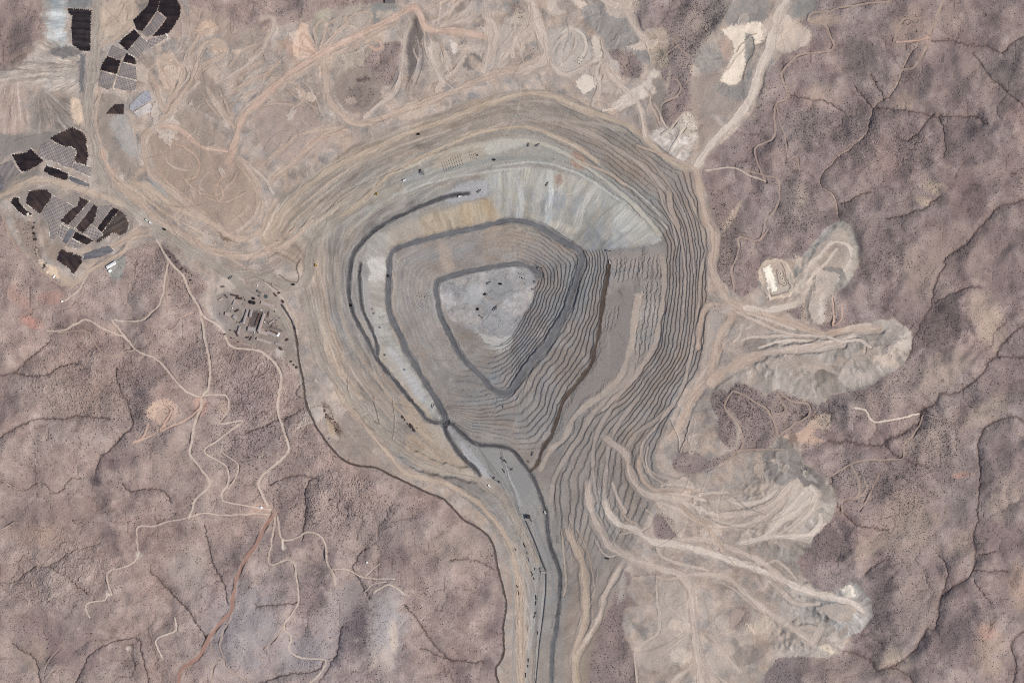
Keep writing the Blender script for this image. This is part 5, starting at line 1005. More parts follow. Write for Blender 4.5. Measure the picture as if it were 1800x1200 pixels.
mm('black_tank', (38, 34, 36), rough=.6, var=.15); mm('tyre', (30, 29, 29)); mm('truck_yellow', (206, 168, 78), rough=.6, var=.05); mm('truck_white', (236, 236, 230), rough=.5); mm('glass', (40, 50, 58), rough=.15, spec=.5)
mm('green_water', (62, 74, 62), rough=.25, spec=.4, var=.1, vscale=.05); mm('rust', (104, 76, 66), var=.15, vscale=.2); mm('rock_dark', (70, 62, 60), var=.2, vscale=.3); mm('rock_grey', (120, 112, 108), var=.2, vscale=.3)
mm('salt', (214, 204, 190), var=.12, vscale=.15); mm('belt', (92, 88, 88), var=.1); mm('sand_heap', (198, 184, 164), var=.1, vscale=.2)
def foliage():
    m = bpy.data.materials.new('scrub_leaves'); m.use_nodes = True; n = m.node_tree; b = n.nodes['Principled BSDF']; b.inputs['Roughness'].default_value = .95; b.inputs['Specular IOR Level'].default_value = .05
    tc = n.nodes.new('ShaderNodeTexCoord'); nz = n.nodes.new('ShaderNodeTexNoise'); nz.inputs['Scale'].default_value = .05; nz.inputs['Detail'].default_value = 6
    cr = n.nodes.new('ShaderNodeValToRGB'); cr.color_ramp.elements[0].color = (.09, .075, .072, 1); cr.color_ramp.elements[1].color = (.17, .14, .13, 1); cr.color_ramp.elements[0].position = .35; cr.color_ramp.elements[1].position = .65
    n.links.new(tc.outputs['Object'], nz.inputs['Vector']); n.links.new(nz.outputs['Fac'], cr.inputs[0]); n.links.new(cr.outputs[0], b.inputs['Base Color'])
    return m
LEAF = foliage()

# ------------------------------------------------------------------ leach cells: sheets of wetted ore with scalloped rims
def leach_mat(name, dark, mid, lines=None, ang=0, pitch=9.0, cross=0, lc=(170, 160, 152), brown=.35):
    m = bpy.data.materials.new(name); m.use_nodes = True; n = m.node_tree; b = n.nodes['Principled BSDF']; b.inputs['Roughness'].default_value = .85; b.inputs['Specular IOR Level'].default_value = .15
    tc = n.nodes.new('ShaderNodeTexCoord'); mp = n.nodes.new('ShaderNodeMapping'); mp.inputs['Rotation'].default_value = (0, 0, R(ang)); n.links.new(tc.outputs['Object'], mp.inputs[0])
    sx = n.nodes.new('ShaderNodeMapping'); sx.inputs['Scale'].default_value = (.008, .06, .06); n.links.new(mp.outputs[0], sx.inputs[0])
    nz = n.nodes.new('ShaderNodeTexNoise'); nz.inputs['Scale'].default_value = 1; nz.inputs['Detail'].default_value = 6; n.links.new(sx.outputs[0], nz.inputs['Vector'])
    n2 = n.nodes.new('ShaderNodeTexNoise'); n2.inputs['Scale'].default_value = .018; n2.inputs['Detail'].default_value = 4; n.links.new(mp.outputs[0], n2.inputs['Vector'])
    cr = n.nodes.new('ShaderNodeValToRGB'); e = cr.color_ramp.elements; e[0].position = .38; e[1].position = .68; e[0].color = (*lin(dark), 1); e[1].color = (*lin(mid), 1); n.links.new(nz.outputs['Fac'], cr.inputs[0])
    m2 = n.nodes.new('ShaderNodeMapRange'); m2.inputs[1].default_value = .5; m2.inputs[2].default_value = .75; m2.inputs[3].default_value = 0; m2.inputs[4].default_value = brown; n.links.new(n2.outputs['Fac'], m2.inputs[0])
    mx = n.nodes.new('ShaderNodeMix'); mx.data_type = 'RGBA'; mx.inputs[7].default_value = (*lin((104, 84, 72)), 1); n.links.new(cr.outputs[0], mx.inputs[6]); n.links.new(m2.outputs[0], mx.inputs[0])
    last = mx.outputs[2]
    if lines:
        for kk in range(2 if cross else 1):
            sp = n.nodes.new('ShaderNodeSeparateXYZ'); n.links.new(mp.outputs[0], sp.inputs[0])
            ml = n.nodes.new('ShaderNodeMath'); ml.operation = 'MULTIPLY'; ml.inputs[1].default_value = 2 * math.pi / (pitch * (1 if kk == 0 else cross)); n.links.new(sp.outputs[1 - kk], ml.inputs[0])
            ad = n.nodes.new('ShaderNodeMath'); ad.operation = 'MULTIPLY_ADD'; ad.inputs[1].default_value = 5.0; n.links.new(n2.outputs['Fac'], ad.inputs[0]); n.links.new(ml.outputs[0], ad.inputs[2])
            si = n.nodes.new('ShaderNodeMath'); si.operation = 'SINE'; n.links.new(ad.outputs[0], si.inputs[0])
            mr = n.nodes.new('ShaderNodeMapRange'); mr.inputs[1].default_value = .1; mr.inputs[2].default_value = .95; mr.inputs[4].default_value = lines; n.links.new(si.outputs[0], mr.inputs[0])
            mz = n.nodes.new('ShaderNodeMath'); mz.operation = 'MULTIPLY'; n.links.new(mr.outputs[0], mz.inputs[0]); n.links.new(nz.outputs['Fac'], mz.inputs[1])
            m3 = n.nodes.new('ShaderNodeMix'); m3.data_type = 'RGBA'; m3.inputs[7].default_value = (*lin(lc), 1); n.links.new(last, m3.inputs[6]); n.links.new(mz.outputs[0], m3.inputs[0]); last = m3.outputs[2]
    n.links.new(last, b.inputs['Base Color'])
    return m
def patch(pts, step, scal=1.0, per=5.0, grow=0.0, smooth=False, phase=0):
    """cells of a fine draped grid inside a ragged outline"""
    p = P(pts) if isinstance(pts, str) else pts
    q = spline(p, 6, True) if smooth else p
    x = np.arange(q[:, 0].min() - 4, q[:, 0].max() + 4, step); y = np.arange(q[:, 1].min() - 4, q[:, 1].max() + 4, step)
    X, Y = np.meshgrid(x, y); D = np.full(X.shape, 1e9); A = np.zeros(X.shape); s = 0.
    for k in range(len(q)):
        a, b = q[k], q[(k + 1) % len(q)]; e = b - a; L = np.hypot(*e)
        if L < 1e-6: continue
        t = np.clip(((X - a[0]) * e[0] + (Y - a[1]) * e[1]) / (L * L), 0, 1); d = np.hypot(X - a[0] - t * e[0], Y - a[1] - t * e[1])
        c = d < D; D[c] = d[c]; A[c] = (s + t * L)[c]; s += L
    D = np.where(inside(q, X, Y), D, -D)
    rag = scal * (np.abs(np.sin(A * math.pi / per + phase)) * .8 - .4 + look(TABF, A * 1.1 + phase * 9, A * 0 + 11) * .35)
    return X, Y, D + rag + grow
def zarr(X, Y):
    i = np.clip((X - X0) / G, 0, NX - 2); j = np.clip((Y - Y0) / G, 0, NY - 2); a = i.astype(int); b = j.astype(int); fx = i - a; fy = j - b
    return (Z[b, a] * (1 - fx) + Z[b, a + 1] * fx) * (1 - fy) + (Z[b + 1, a] * (1 - fx) + Z[b + 1, a + 1] * fx) * fy
def sheet(name, X, Y, mask, dz, m, parent, org, skirt=1.5, bump=0):
    j, i = np.nonzero(mask)
    if len(j) == 0: return None
    ids = {}; v = []; f = []
    zz = zarr(X, Y) + dz + (look(TABF, X * .9, Y * .9) * bump if bump else 0)
    def vid(a, b, low):
        k = (a, b, low)
        if k not in ids:
            ids[k] = len(v); v.append(((X[a, b] - 900) * S - org[0], (600 - Y[a, b]) * S - org[1], zz[a, b] - (skirt if low else 0) - org[2]))
        return ids[k]
    Hh, Ww = mask.shape
    for a, b in zip(j.tolist(), i.tolist()):
        f.append((vid(a, b, 0), vid(a + 1, b, 0), vid(a + 1, b + 1, 0), vid(a, b + 1, 0)))
        for (da, db, p0, p1) in ((-1, 0, (a, b), (a, b + 1)), (1, 0, (a + 1, b + 1), (a + 1, b)), (0, -1, (a + 1, b), (a, b)), (0, 1, (a, b + 1), (a + 1, b + 1))):
            na, nb = a + da, b + db
            if na < 0 or nb < 0 or na >= Hh or nb >= Ww or not mask[na, nb]:
                f.append((vid(*p0, 0), vid(*p1, 0), vid(*p1, 1), vid(*p0, 1)))
    me = bpy.data.meshes.new(name); me.from_pydata(v, [], f); me.materials.append(m); me.update()
    o = bpy.data.objects.new(name, me); COL.objects.link(o)
    if parent: o.parent = parent
    else: o.location = org
    return o
BLACK = leach_mat('wet_ore_black', (30, 25, 29), (50, 41, 44), brown=.2)
BLACKV = leach_mat('wet_ore_streaked', (30, 26, 30), (60, 54, 56), ang=2, brown=.1)
DARKB = leach_mat('wet_ore_brown', (44, 36, 39), (70, 58, 56), ang=50, brown=.45)
GREYL = lambda ang, p, cr, k=.9: leach_mat('drip_lined_ore', (116, 108, 108), (134, 124, 120), k, ang, p, cr)
G1, G2, G3, G4 = GREYL(-20, 9, 1.3), GREYL(65, 9, 1.6), GREYL(50, 10, 0), GREYL(-75, 12, 1.2, 1.1)
SLATE = leach_mat('slate_liner', (98, 98, 102), (118, 116, 118), brown=.15)
GROUPS = 'irrigated cells of the leach field'
CELLS = [
 ("119 14 161 18 160 50 159 90 143 90 128 80 125 50 127 28 121 24", BLACKV, 1.6, 'tall black leach cell alone west of the haul road with streaked surface', 0, 0),
 ("266 -8 284 -6 276 20 250 56 240 52 234 36 246 24 258 12", BLACK, 1, 'long black leach cell beside the top edge, left of the pale grey strip', 0, 0),
 ("277 21 283 26 291 32 285 42 268 62 258 66 250 58 264 42", GREYL(50, 14, 0, .3), .6, 'plain grey leach strip running between two black cells', 0, 0),
 ("284 -8 310 -2 318 12 317 28 304 50 294 61 280 64 268 64 286 43 293 32 284 24 277 19", BLACK, 1.3, 'largest black leach cell at the top edge with a rounded right side', 0, 0),
 ("236 52 247 63 224 90 209 76 218 66", BLACK, 1, 'black leach cell with a brown lower corner below the white crusted lane', 0, 1),
 ("248 64 262 77 242 105 236 99 225 91", G3, .8, 'grey lined leach cell on the right of the brown cornered black cell', 0, 1),
 ("260 71 278 65 293 62 295 66 278 76 262 86", G4, .8, 'narrow grey leach wedge pointing right to a white heap', 0, 1),
 ("198 79 222 91 213 106 189 98", GREYL(-25, 9, 0, .6), .8, 'grey leach cell touching the upper edge of a ragged black cell', 0, 0),
 ("189 99 213 107 205 131 176 123 181 110", BLACK, 1.4, 'ragged black leach cell with brown blotches beside the haul road', 0, 0),
 ("222 93 238 103 240 114 216 109", BLACK, 1, 'smallest black leach cell in the white rimmed crossing', 0, 1),
 ("215 110 239 117 241 141 207 133", GREYL(-15, 9, 1.2, .5), .7, 'grey dotted leach cell under the smallest black cell', 0, 1),
 ("177 126 204 133 198 154 189 159 173 150", GREYL(-15, 9, 1.1, .6), .9, 'grey leach cell under the ragged black cell with a looping lower rim', 0, 1),
 ("207 135 241 144 238 159 220 160 200 155", G1, .9, 'grey grid leach cell at the bottom right of the northern cells', 0, 1),
 ("202 183 218 183 218 201 186 201 194 191", DARKB, .8, 'small dark stepped leach cell standing alone on tan ground', 0, 0),
 ("20 272 33 270 47 268 54 261 65 272 76 282 75 285 60 295 44 302 38 302", BLACK, 1.6, 'black leach cell with a frayed top edge west of the grey grid cell', 0, 1),
 ("66 272 72 255 88 248 111 258 128 260 134 265 129 286 127 295 115 294 100 285 79 280", G2, 1, 'large grey grid leach cell between two dark cells', 0, 1),
 ("88 243 104 234 118 228 126 224 137 228 149 236 152 244 153 260 155 275 152 291 131 284 135 266 129 259 111 257 96 249", DARKB, 2.2, 'dark brown leach cell curving around the grey grid with a scalloped rim', 0, 1),
 ("130 287 146 290 162 295 158 310 135 300 128 295", G2, .7, 'small grey grid leach cell between the curving brown cell and the haul road', 0, 1),
 ("82 291 100 297 119 305 121 314 114 317 95 311 76 301", BLACK, 1.3, 'black lozenge leach cell under the grey grid cell', 0, 1),
 ("123 309 140 316 158 324 156 329 138 324 121 316", SLATE, .5, 'plain grey leach strip at the right end of the black lozenge', 0, 1),
 ("-8 292 20 282 37 304 26 312 8 322 -8 330", GREYL(-60, 22, 0, .5), .6, 'grey banded leach cell at the left picture edge below the frayed black cell', 0, 0),
 ("-10 303 3 308 9 320 5 332 -10 345", SLATE, .8, 'grey leach cell cut off by the left picture edge beside the tan road', 0, 1),
 ("18 356 25 347 34 348 34 356 44 368 57 376 55 378 46 380 38 376", BLACK, 1.3, 'slim black leach cell with white crust at its lower tip', 0, 1),
 ("51 337 65 333 82 334 92 343 87 353 70 376 46 357 47 348", DARKB, 1.6, 'big blunt dark leach cell left of the broad grey grid slope', 0, 1),
 ("93 344 112 353 130 364 117 373 106 388 103 399 98 419 90 422 85 392 73 375 87 354", G2, 1, 'broad grey grid leach slope running down to a white tongue', 0, 1),
 ("141 347 157 354 120 396 106 388 122 371 136 361", DARKB, 1.3, 'dark brown leach strip bordering the broad grey grid slope', 0, 1),
 ("158 355 166 359 131 400 122 396", GREYL(50, 8, 0, .6), .4, 'pale grey leach strip between two dark brown strips', 0, 0),
 ("166 359 172 364 167 386 146 410 133 401", DARKB, 1.4, 'dark leaf shaped leach cell right of the pale grey strip', 0, 1),
 ("173 362 198 361 171 399 160 395 168 384", G3, .7, 'grey striped leach cell left of the fan shaped dark cells', 0, 0),
 ("158 397 171 403 182 414 168 422 147 411", G4, .8, 'pale grid leach cell below the grey striped cell', 0, 1),
 ("198 365 210 369 179 408 170 402", BLACK, 1.2, 'black straight leach cell forming the left side of the fan', 0, 0),
 ("211 369 221 378 226 395 223 408 209 415 201 408 170 428 168 423 182 413 179 409", leach_mat('fan_ore', (62, 52, 50), (92, 84, 78), ang=-30, brown=.8), 2.2, 'brown fan shaped leach cell with a radiating toothed edge', 0, 1),
 ("133 407 149 415 165 423 152 431 127 418", BLACK, 1.2, 'black slanting leach cell under the pale grid cell', 0, 0),
 ("121 401 133 405 117 430 110 424", SLATE, .5, 'smooth slate grey leach cell left of the black slanting cell', 0, 0),
 ("108 394 120 401 110 420 101 411", G4, .6, 'small mottled leach cell between the grid slope and the slate cell', 0, 1),
 ("127 420 149 433 136 437 119 434", G4, .7, 'triangular mottled leach cell below the black slanting cell', 0, 1),
 ("109 438 144 451 144 462 130 482 119 471 100 457 103 446", DARKB, 2.0, 'dark purple leach cell with stepped edges at the south end', 0, 1),
 ("147 446 170 438 191 431 201 441 179 452 147 457", SLATE, .8, 'long slate grey leach cell east of the southern dark cell', 0, 1),
]
for k_, (pts, m_, scal, lab, _, crust) in enumerate(CELLS):
    X, Y, D = patch(pts, .75, scal * 1.1, 3.5 + (k_ % 3) * .6, phase=k_ * 1.3)
    cxm, cym = float(X.mean()), float(Y.mean()); org = W3(cxm, cym)
    root = thing('leach_cell', lab, 'leach cell', org, 0, GROUPS)
    core = D > 0; cell = core[:-1, :-1] & core[1:, :-1] & core[1:, 1:] & core[:-1, 1:]
    sheet('wetted_surface', X, Y, cell, 1.6, m_, root, org, 3.0, bump=.25)
    if crust:
        nz = look(TABF, X * .35 + k_ * 30, Y * .35)
        rim = (D > -(.9 + .9 * np.clip(nz, 0, 1.5))) & (D < .25) & (nz > -1.6)
        rc = rim[:-1, :-1] & rim[1:, 1:] & ~cell
        lab_ = np.zeros(rc.shape, int); n_ = 0; pcs = []
        for a_, b_ in np.argwhere(rc).tolist():
            if lab_[a_, b_]: continue
            n_ += 1; st_ = [(a_, b_)]; lab_[a_, b_] = n_; c_ = 0
            while st_:
                u_, v_ = st_.pop(); c_ += 1
                for du, dv in ((1, 0), (-1, 0), (0, 1), (0, -1)):
                    p_, q_ = u_ + du, v_ + dv
                    if 0 <= p_ < rc.shape[0] and 0 <= q_ < rc.shape[1] and rc[p_, q_] and not lab_[p_, q_]: lab_[p_, q_] = n_; st_.append((p_, q_))
            pcs.append((c_, n_))
        for c_, i_ in sorted(pcs)[::-1][:8]:
            if c_ > 5: sheet('salt_crust', X, Y, lab_ == i_, 1.3, M['salt'], root, org, 2.5, bump=.3)
for pts, m_, nm, lab, crust in [
 ("229 183 253 160 264 161 267 176 233 195 227 191", leach_mat('blue_liner', (152, 150, 154), (170, 168, 172), .5, 35, 12, 0, (110, 112, 124), 0), 'lined_pad', 'pale blue lined pad with a ragged dotted upper edge', 0),
 ("234 197 262 180 273 194 257 201 242 206", leach_mat('pale_liner', (186, 176, 168), (204, 194, 186), brown=0), 'lined_pad', 'cream coloured lined pad lying against the pale blue pad', 0),
 ("46 375 50 373 52 377 50 380 46 379 47 377", M['salt'], 'salt_heap', 'bright white crust heap on the tip of the slim black leach cell', 0),
 ("290 58 296 60 296 66 292 64", M['salt'], 'salt_heap', 'white heap at the pointed end of the narrow grey wedge', 0)]:
    X, Y, D = patch(pts, .75, .4, 4); cell = D > 0; org = W3(float(X.mean()), float(Y.mean()))
    o = sheet(nm, X, Y, cell[:-1, :-1] & cell[1:, 1:], 2.2, m_, None, org, 3.0, bump=.4); tag(o, lab, 'lined pad' if nm == 'lined_pad' else 'salt heap')
print('cells', time.time() - T0)

# ------------------------------------------------------------------ buildings
def building(name, label, x, y, L, Wd, h, ang, roof='grey_roof', rise=None, cat='building', group=None, vents=0, door=True):
    z = min(zat(x + dx, y + dy) for dx in (-L / S / 2, 0, L / S / 2) for dy in (-1, 0, 1)); zt = max(zat(x + dx, y + dy) for dx in (-L / S / 2.5, 0, L / S / 2.5) for dy in (-1, 0, 1))
    b = zt - z
    t = thing(name, label, cat, ((x - 900) * S, (600 - y) * S, z), R(ang), group)
    MB().box((0, 0, (h + b) / 2), (L, Wd, h + b)).build('wall', M['wall_white'] if roof in ('white_sheet',) else M['concrete'], t)
    rf = MB().gable((0, 0, 0), L, Wd, h + b, rise if rise is not None else Wd * .12, .6).build('roof', M[roof], t)
    if vents:
        for k in range(vents):
            xx = (k + .5) / vents * L - L / 2
            MB().box((xx, 0, h + b + (rise or Wd * .12) + .4), (2.2, 2.2, 1.6)).build('vent', M['steel_grey'], rf)
    if door: MB().box((L * .2, -Wd / 2 - .08, 2 + b), (min(5, L * .2), .25, 4)).build('door', M['steel_dark'], t)
    return t
building('warehouse', 'long white roofed warehouse south of the leach field', 195.5, 466, 45, 12.5, 8, 31, 'white_sheet', vents=5)
building('annex', 'short white roofed annex in front of the long warehouse', 193.3, 476, 14, 11, 6, 31, 'white_sheet')
building('shed', 'small cream shed beside the sandy bank south of the leach field', 95, 486, 14, 6, 4, 63, 'white_sheet')
building('hut', 'tiny white hut alone where the south western track ends', 109.5, 529.5, 8, 6, 4, 0, 'white_sheet')
yard = 'buildings of the processing yard'
for x, y, L, Wd, h, a, rf, lab in [
 (459.5, 567, 84, 11, 9, 72, 'pink_roof', 'long narrow building standing upright in the middle of the yard'),
 (431.5, 556, 62, 9, 7, 72, 'grey_roof', 'long low building on the west side of the dark yard'),
 (441, 551, 30, 10, 7, 78, 'grey_roof', 'short building next to the western long building'),
 (462.5, 584.5, 38, 15, 8, -14, 'pink_roof', 'square ended building touching the foot of the upright long building'),
 (442.5, 578, 34, 17, 6, -6, 'grey_roof', 'broad flat building below the reddish yard floor'),
 (478, 587, 46, 11, 7, -22, 'grey_roof', 'slanting building with a dark shadowed back on the south east side'),
 (487, 578, 52, 8, 5, -23, 'dark_roof', 'dark roofed shed row parallel to the slanting building'),
 (464, 599, 66, 10, 6, -18, 'pink_roof', 'long pinkish building along the southern yard edge'),
 (492, 605, 40, 9, 5, -14, 'grey_roof', 'low building at the south east corner of the yard'),
 (470, 535, 58, 12, 7, -19, 'pink_roof', 'long pinkish building between the thickener tanks and the yard road'),
 (456, 513, 20, 8, 5, -32, 'dark_roof', 'small dark roofed shed north of the thickener tanks'),
 (400, 552, 22, 14, 6, -10, 'pink_roof', 'square pinkish building at the western end of the yard'),
 (413, 558, 20, 13, 6, -40, 'grey_roof', 'tilted square building east of the western pinkish one'),
 (420, 580, 34, 8, 5, 72, 'grey_roof', 'narrow grey building beside the rubble in the south west'),
 (388, 526, 20, 9, 4, 25, 'pink_roof', 'small building near the log shaped shadow on the north west side'),
 (411, 532, 22, 6, 5, 70, 'grey_roof', 'slim shed south of the mill racks'),
 (489, 588, 16, 9, 6, 60, 'white_sheet', 'bright roofed shed at the east end of the slanting building'),
 (477, 566, 26, 5, 4, 35, 'pink_roof', 'thin walkway building right of the upright long building'),
 (392, 504, 14, 7, 4, 10, 'dark_roof', 'little dark building by the paved road north of the yard'),
 (480, 500, 12, 5, 4, -30, 'grey_roof', 'tiny guard hut at the road fork north of the yard'),
 (533, 540, 6, 6, 4, 0, 'pink_roof', 'tiny hut beside the olive haul road east of the yard'),
 (580, 771, 8, 5, 4, 20, 'grey_roof', 'tiny hut at the edge of the scrap yard')]:
    building('plant_building', lab, x, y, L, Wd, h, a, rf, cat='building', group=yard, vents=3 if L > 50 else 0)
def tank(name, label, x, y, r, h, mk, roofk, group=None, cat='tank', water=False):
    t = thing(name, label, cat, W3(x, y, -.5), 0, group)
    if water:
        w = MB(); n = 28; v = []
        for i in range(n):
            a = 2 * math.pi * i / n
            v += [(r * math.cos(a), r * math.sin(a), 0), (r * math.cos(a), r * math.sin(a), h), ((r - 1) * math.cos(a), (r - 1) * math.sin(a), h), ((r - 1) * math.cos(a), (r - 1) * math.sin(a), 0)]
        f = []
        for i in range(n):
            j = (i + 1) % n
            for q in range(3): f.append((4 * i + q, 4 * j + q, 4 * j + q + 1, 4 * i + q + 1))
        w.poly(v, f).build('wall', M[mk], t)
        MB().cyl((0, 0, 0), r - 1, r - 1, h * .75, 28).build('water', M['green_water'], t)
        MB().bar((-r, 0, h + .8), (r, 0, h + .8), 1.2).build('bridge', M['steel_grey'], t)
    else:
        MB().cyl((0, 0, 0), r, r, h, 24).build('wall', M[mk], t)
        MB().cyl((0, 0, h), r, r * .08, r * .18, 24).build('roof', M[roofk], t)
        MB().bar((r + .4, 0, 0), (r + .4, 0, h + 1), .9).build('ladder', M['steel_grey'], t)
    return t
for x, y, r, lab in [(440.8, 531, 8.2, 'black tank at the lower left of the cluster of three'), (446.3, 532.2, 7.6, 'black tank at the lower right of the cluster of three'), (445.7, 524.6, 6.2, 'black tank standing above the other two of the cluster')]:
    tank('storage_tank', lab, x, y, r, 6, 'black_tank', 'black_tank', 'black tanks in the yard')
tank('thickener', 'small round thickener with dull green water', 455.5, 520, 5.5, 3, 'steel_grey', 'green_water', 'thickeners north of the yard', water=True)
tank('thickener', 'larger dark thickener with green water on its right', 467.5, 521.2, 8.5, 3, 'steel_grey', 'green_water', 'thickeners north of the yard', water=True)
tank('storage_tank', 'white water tank on the pink junction south of the tracks', 459.5, 891.5, 5.5, 5, 'white_sheet', 'white_sheet')
tank('storage_tank', 'small white tank at the end of the short track in the southern foothills', 645, 988, 4, 4, 'white_sheet', 'white_sheet')
for x, y, lab in [(408.5, 541.5, 'bright white tank left of the yard beside dark rubble'), (429.5, 567, 'white tank at the foot of the western long building'), (465.5, 565.8, 'bright white tank right of the upright long building'), (459, 545, 'small white tank at the head of the upright long building'), (447.5, 584, 'small white tank below the reddish yard floor'), (452.5, 502, 'white tank north of the small dark shed'), (472.5, 534, 'white tank on the edge of the long pinkish building')]:
    tank('storage_tank', lab, x, y, 2.8, 5, 'white_sheet', 'white_sheet', 'small white tanks about the yard')
# mill racks and pipe frames
def rack(label, x, y, L, Wd, h, ang, n=4, mk='steel_dark'):
    t = thing('pipe_rack', label, 'pipe rack', W3(x, y, 0), R(ang), 'dark steel racks of the yard')
    MB().box((0, 0, h), (L, Wd * .35, 1.2)).build('deck', M[mk], t)
    b = MB()
    for k in range(n):
        xx = (k + .5) / n * L - L / 2
        b.bar((xx, -Wd / 2, 0), (xx, -Wd / 2, h + 1), 1.0).bar((xx, Wd / 2, 0), (xx, Wd / 2, h + 1), 1.0).bar((xx, -Wd / 2, h), (xx, Wd / 2, h), 1.3)
    b.build('frame', M[mk], t)
    c = MB()
    for q in (-1, 0, 1): c.bar((-L / 2, q * Wd * .25, h + 1), (L / 2, q * Wd * .25, h + 1), .9)
    c.build('pipe', M['rust'], t)
for a in [('dark steel rack nearest the paved road west of the tanks', 411, 519, 22, 8, 7, -15), ('middle steel rack with crossed frames west of the tanks', 418, 522, 18, 9, 6, 75), ('steel rack on pale slab just west of the black tanks', 423, 525, 16, 8, 6, -10), ('rusty rack along the rubble west of the long buildings', 417, 546, 20, 6, 5, 35),
          ('dark rack beside the upright long building on its east side', 472, 553, 26, 5, 6, 78), ('thin dark rack hugging the west side of the upright building', 453, 562, 60, 4, 7, 72), ('dark rack crossing the south west rubble', 416, 586, 30, 5, 5, -62), ('rusty rack standing below the broad flat building', 441, 595, 20, 5, 5, 62),
          ('long dark rack on the back of the slanting building', 483, 584, 36, 4, 7, -24), ('dark rack at the bottom east corner of the yard', 505, 597, 14, 8, 6, 40), ('dark rack standing alone far south east of the yard', 494, 613, 16, 9, 7, -45), ('dark rack at the head of the conveyor', 498, 530, 14, 8, 6, -60),
          ('black rack curving beside the pale crusher pad', 484, 518, 20, 5, 6, -48), ('dark rack right of the pale crusher pad', 491, 515, 10, 6, 6, 30), ('log shaped dark rack northwest of the racks', 398, 521, 20, 3, 4, -48)]:
    rack(*a)
# rubble, crates and parked scraps spread about the yard: countable heaps
hm = MB()
rh = random.Random(3)
def heap_mesh(nm, m, seed, n=14, rings=3):
    q = random.Random(seed); b = MB(); v = []; f = []
    for k in range(rings):
        for i in range(n):
            a = 2 * math.pi * i / n; r = (1 - k / rings) * (1 + q.uniform(-.22, .22)); v.append((r * math.cos(a), r * math.sin(a), .55 * (k / rings) ** .8 + q.uniform(-.05, .07) * (k > 0)))
    v.append((q.uniform(-.1, .1), q.uniform(-.1, .1), .6))
    for k in range(rings - 1):
        for i in range(n): f.append((k * n + i, k * n + (i + 1) % n, (k + 1) * n + (i + 1) % n, (k + 1) * n + i))
    for i in range(n): f.append(((rings - 1) * n + i, (rings - 1) * n + (i + 1) % n, rings * n))
    return b.poly(v, f).mesh(nm, m)
HM = {k: heap_mesh('rubble_heap', M[k], i + 1) for i, k in enumerate(('rock_dark', 'rock_grey', 'sand_heap', 'rust', 'black_tank'))}
def heap(x, y, r, k, label, group, name='rubble_heap', cat='heap', sx=1.0, rz=0., hz=1.0):
    o = bpy.data.objects.new(name, HM[k]); COL.objects.link(o); o.location = W3(x, y, -.3); o.scale = (r * sx, r, r * hz); o.rotation_euler = (0, 0, rz)
    return tag(o, label, cat, group)
for k_ in range(46):
    x = rh.uniform(385, 440); y = rh.uniform(520, 605)
    if x + y > 1030: x -= 20
    heap(x, y, rh.uniform(1.6, 4.2), rh.choice(['rock_dark', 'rock_dark', 'rust', 'rock_grey']), 'dark scrap and rubble heap scattered on the west side of the yard', 'scrap heaps west of the yard', sx=rh.uniform(.8, 2.2), rz=rh.uniform(0, 3.1))
for k_ in range(30):
    a = rh.random(); x = 470 + rh.uniform(-8, 22); y = 552 + rh.uniform(-6, 26)
    heap(x, y, rh.uniform(1.4, 3.4), rh.choice(['rock_dark', 'rust', 'rock_grey']), 'dark heap on the dark ground east of the upright long building', 'heaps in the eastern yard', sx=rh.uniform(.8, 1.8), rz=rh.uniform(0, 3.1))
for k_ in range(22):
    t = k_ / 21; x = 566 + 36 * t + rh.uniform(-4, 4); y = 712 + 52 * t + rh.uniform(-5, 5)
    heap(x, y, rh.uniform(2, 5), rh.choice(['rock_dark', 'rust', 'rust']), 'dark brown heap in the long scrap strip by the paved road', 'heaps of the scrap strip', sx=rh.uniform(.8, 1.6), rz=rh.uniform(0, 3.1))
for k_, (x, y) in enumerate([(572, 733), (590, 757), (599, 757), (493, 612), (511, 635), (516, 641), (521, 645), (292, 445), (299, 452), (309, 461), (319, 472), (326, 475), (335, 492), (78, 467), (81, 463), (76, 471), (58, 400), (60, 410), (62, 420), (60, 392)]):
    heap(x, y, rh.uniform(3.5, 7), 'rock_dark', ['large blackish heap among the brown scrap strip heaps', 'large blackish heap among the brown scrap strip heaps', 'large blackish heap among the brown scrap strip heaps', 'black heap south of the yard dumped on pale ground', 'black heap in the group at the head of the paved road', 'black heap in the group at the head of the paved road', 'black heap in the group at the head of the paved road'][k_] if k_ < 7 else 'blackish heap on the scrub bank near the leach field', 'large blackish heaps', sx=rh.uniform(.9, 1.9), rz=rh.uniform(0, 3))
for k_, (x, y, r) in enumerate([(707, 733, 6), (711, 738, 4), (716, 745, 4), (722, 749, 9), (727, 756, 7), (733, 752, 3)]):
    heap(x, y, r, 'rock_dark', ['uppermost dark heap on the tan bench west of the pit road', 'small dark heap second from the top on the tan bench', 'small dark heap third from the top on the tan bench', 'biggest dark heap on the tan bench west of the pit road', 'dark heap just below the biggest one on the tan bench', 'tiny dark heap right of the biggest one on the tan bench'][k_], 'dark heaps on the tan bench', sx=1.5, rz=-.9)

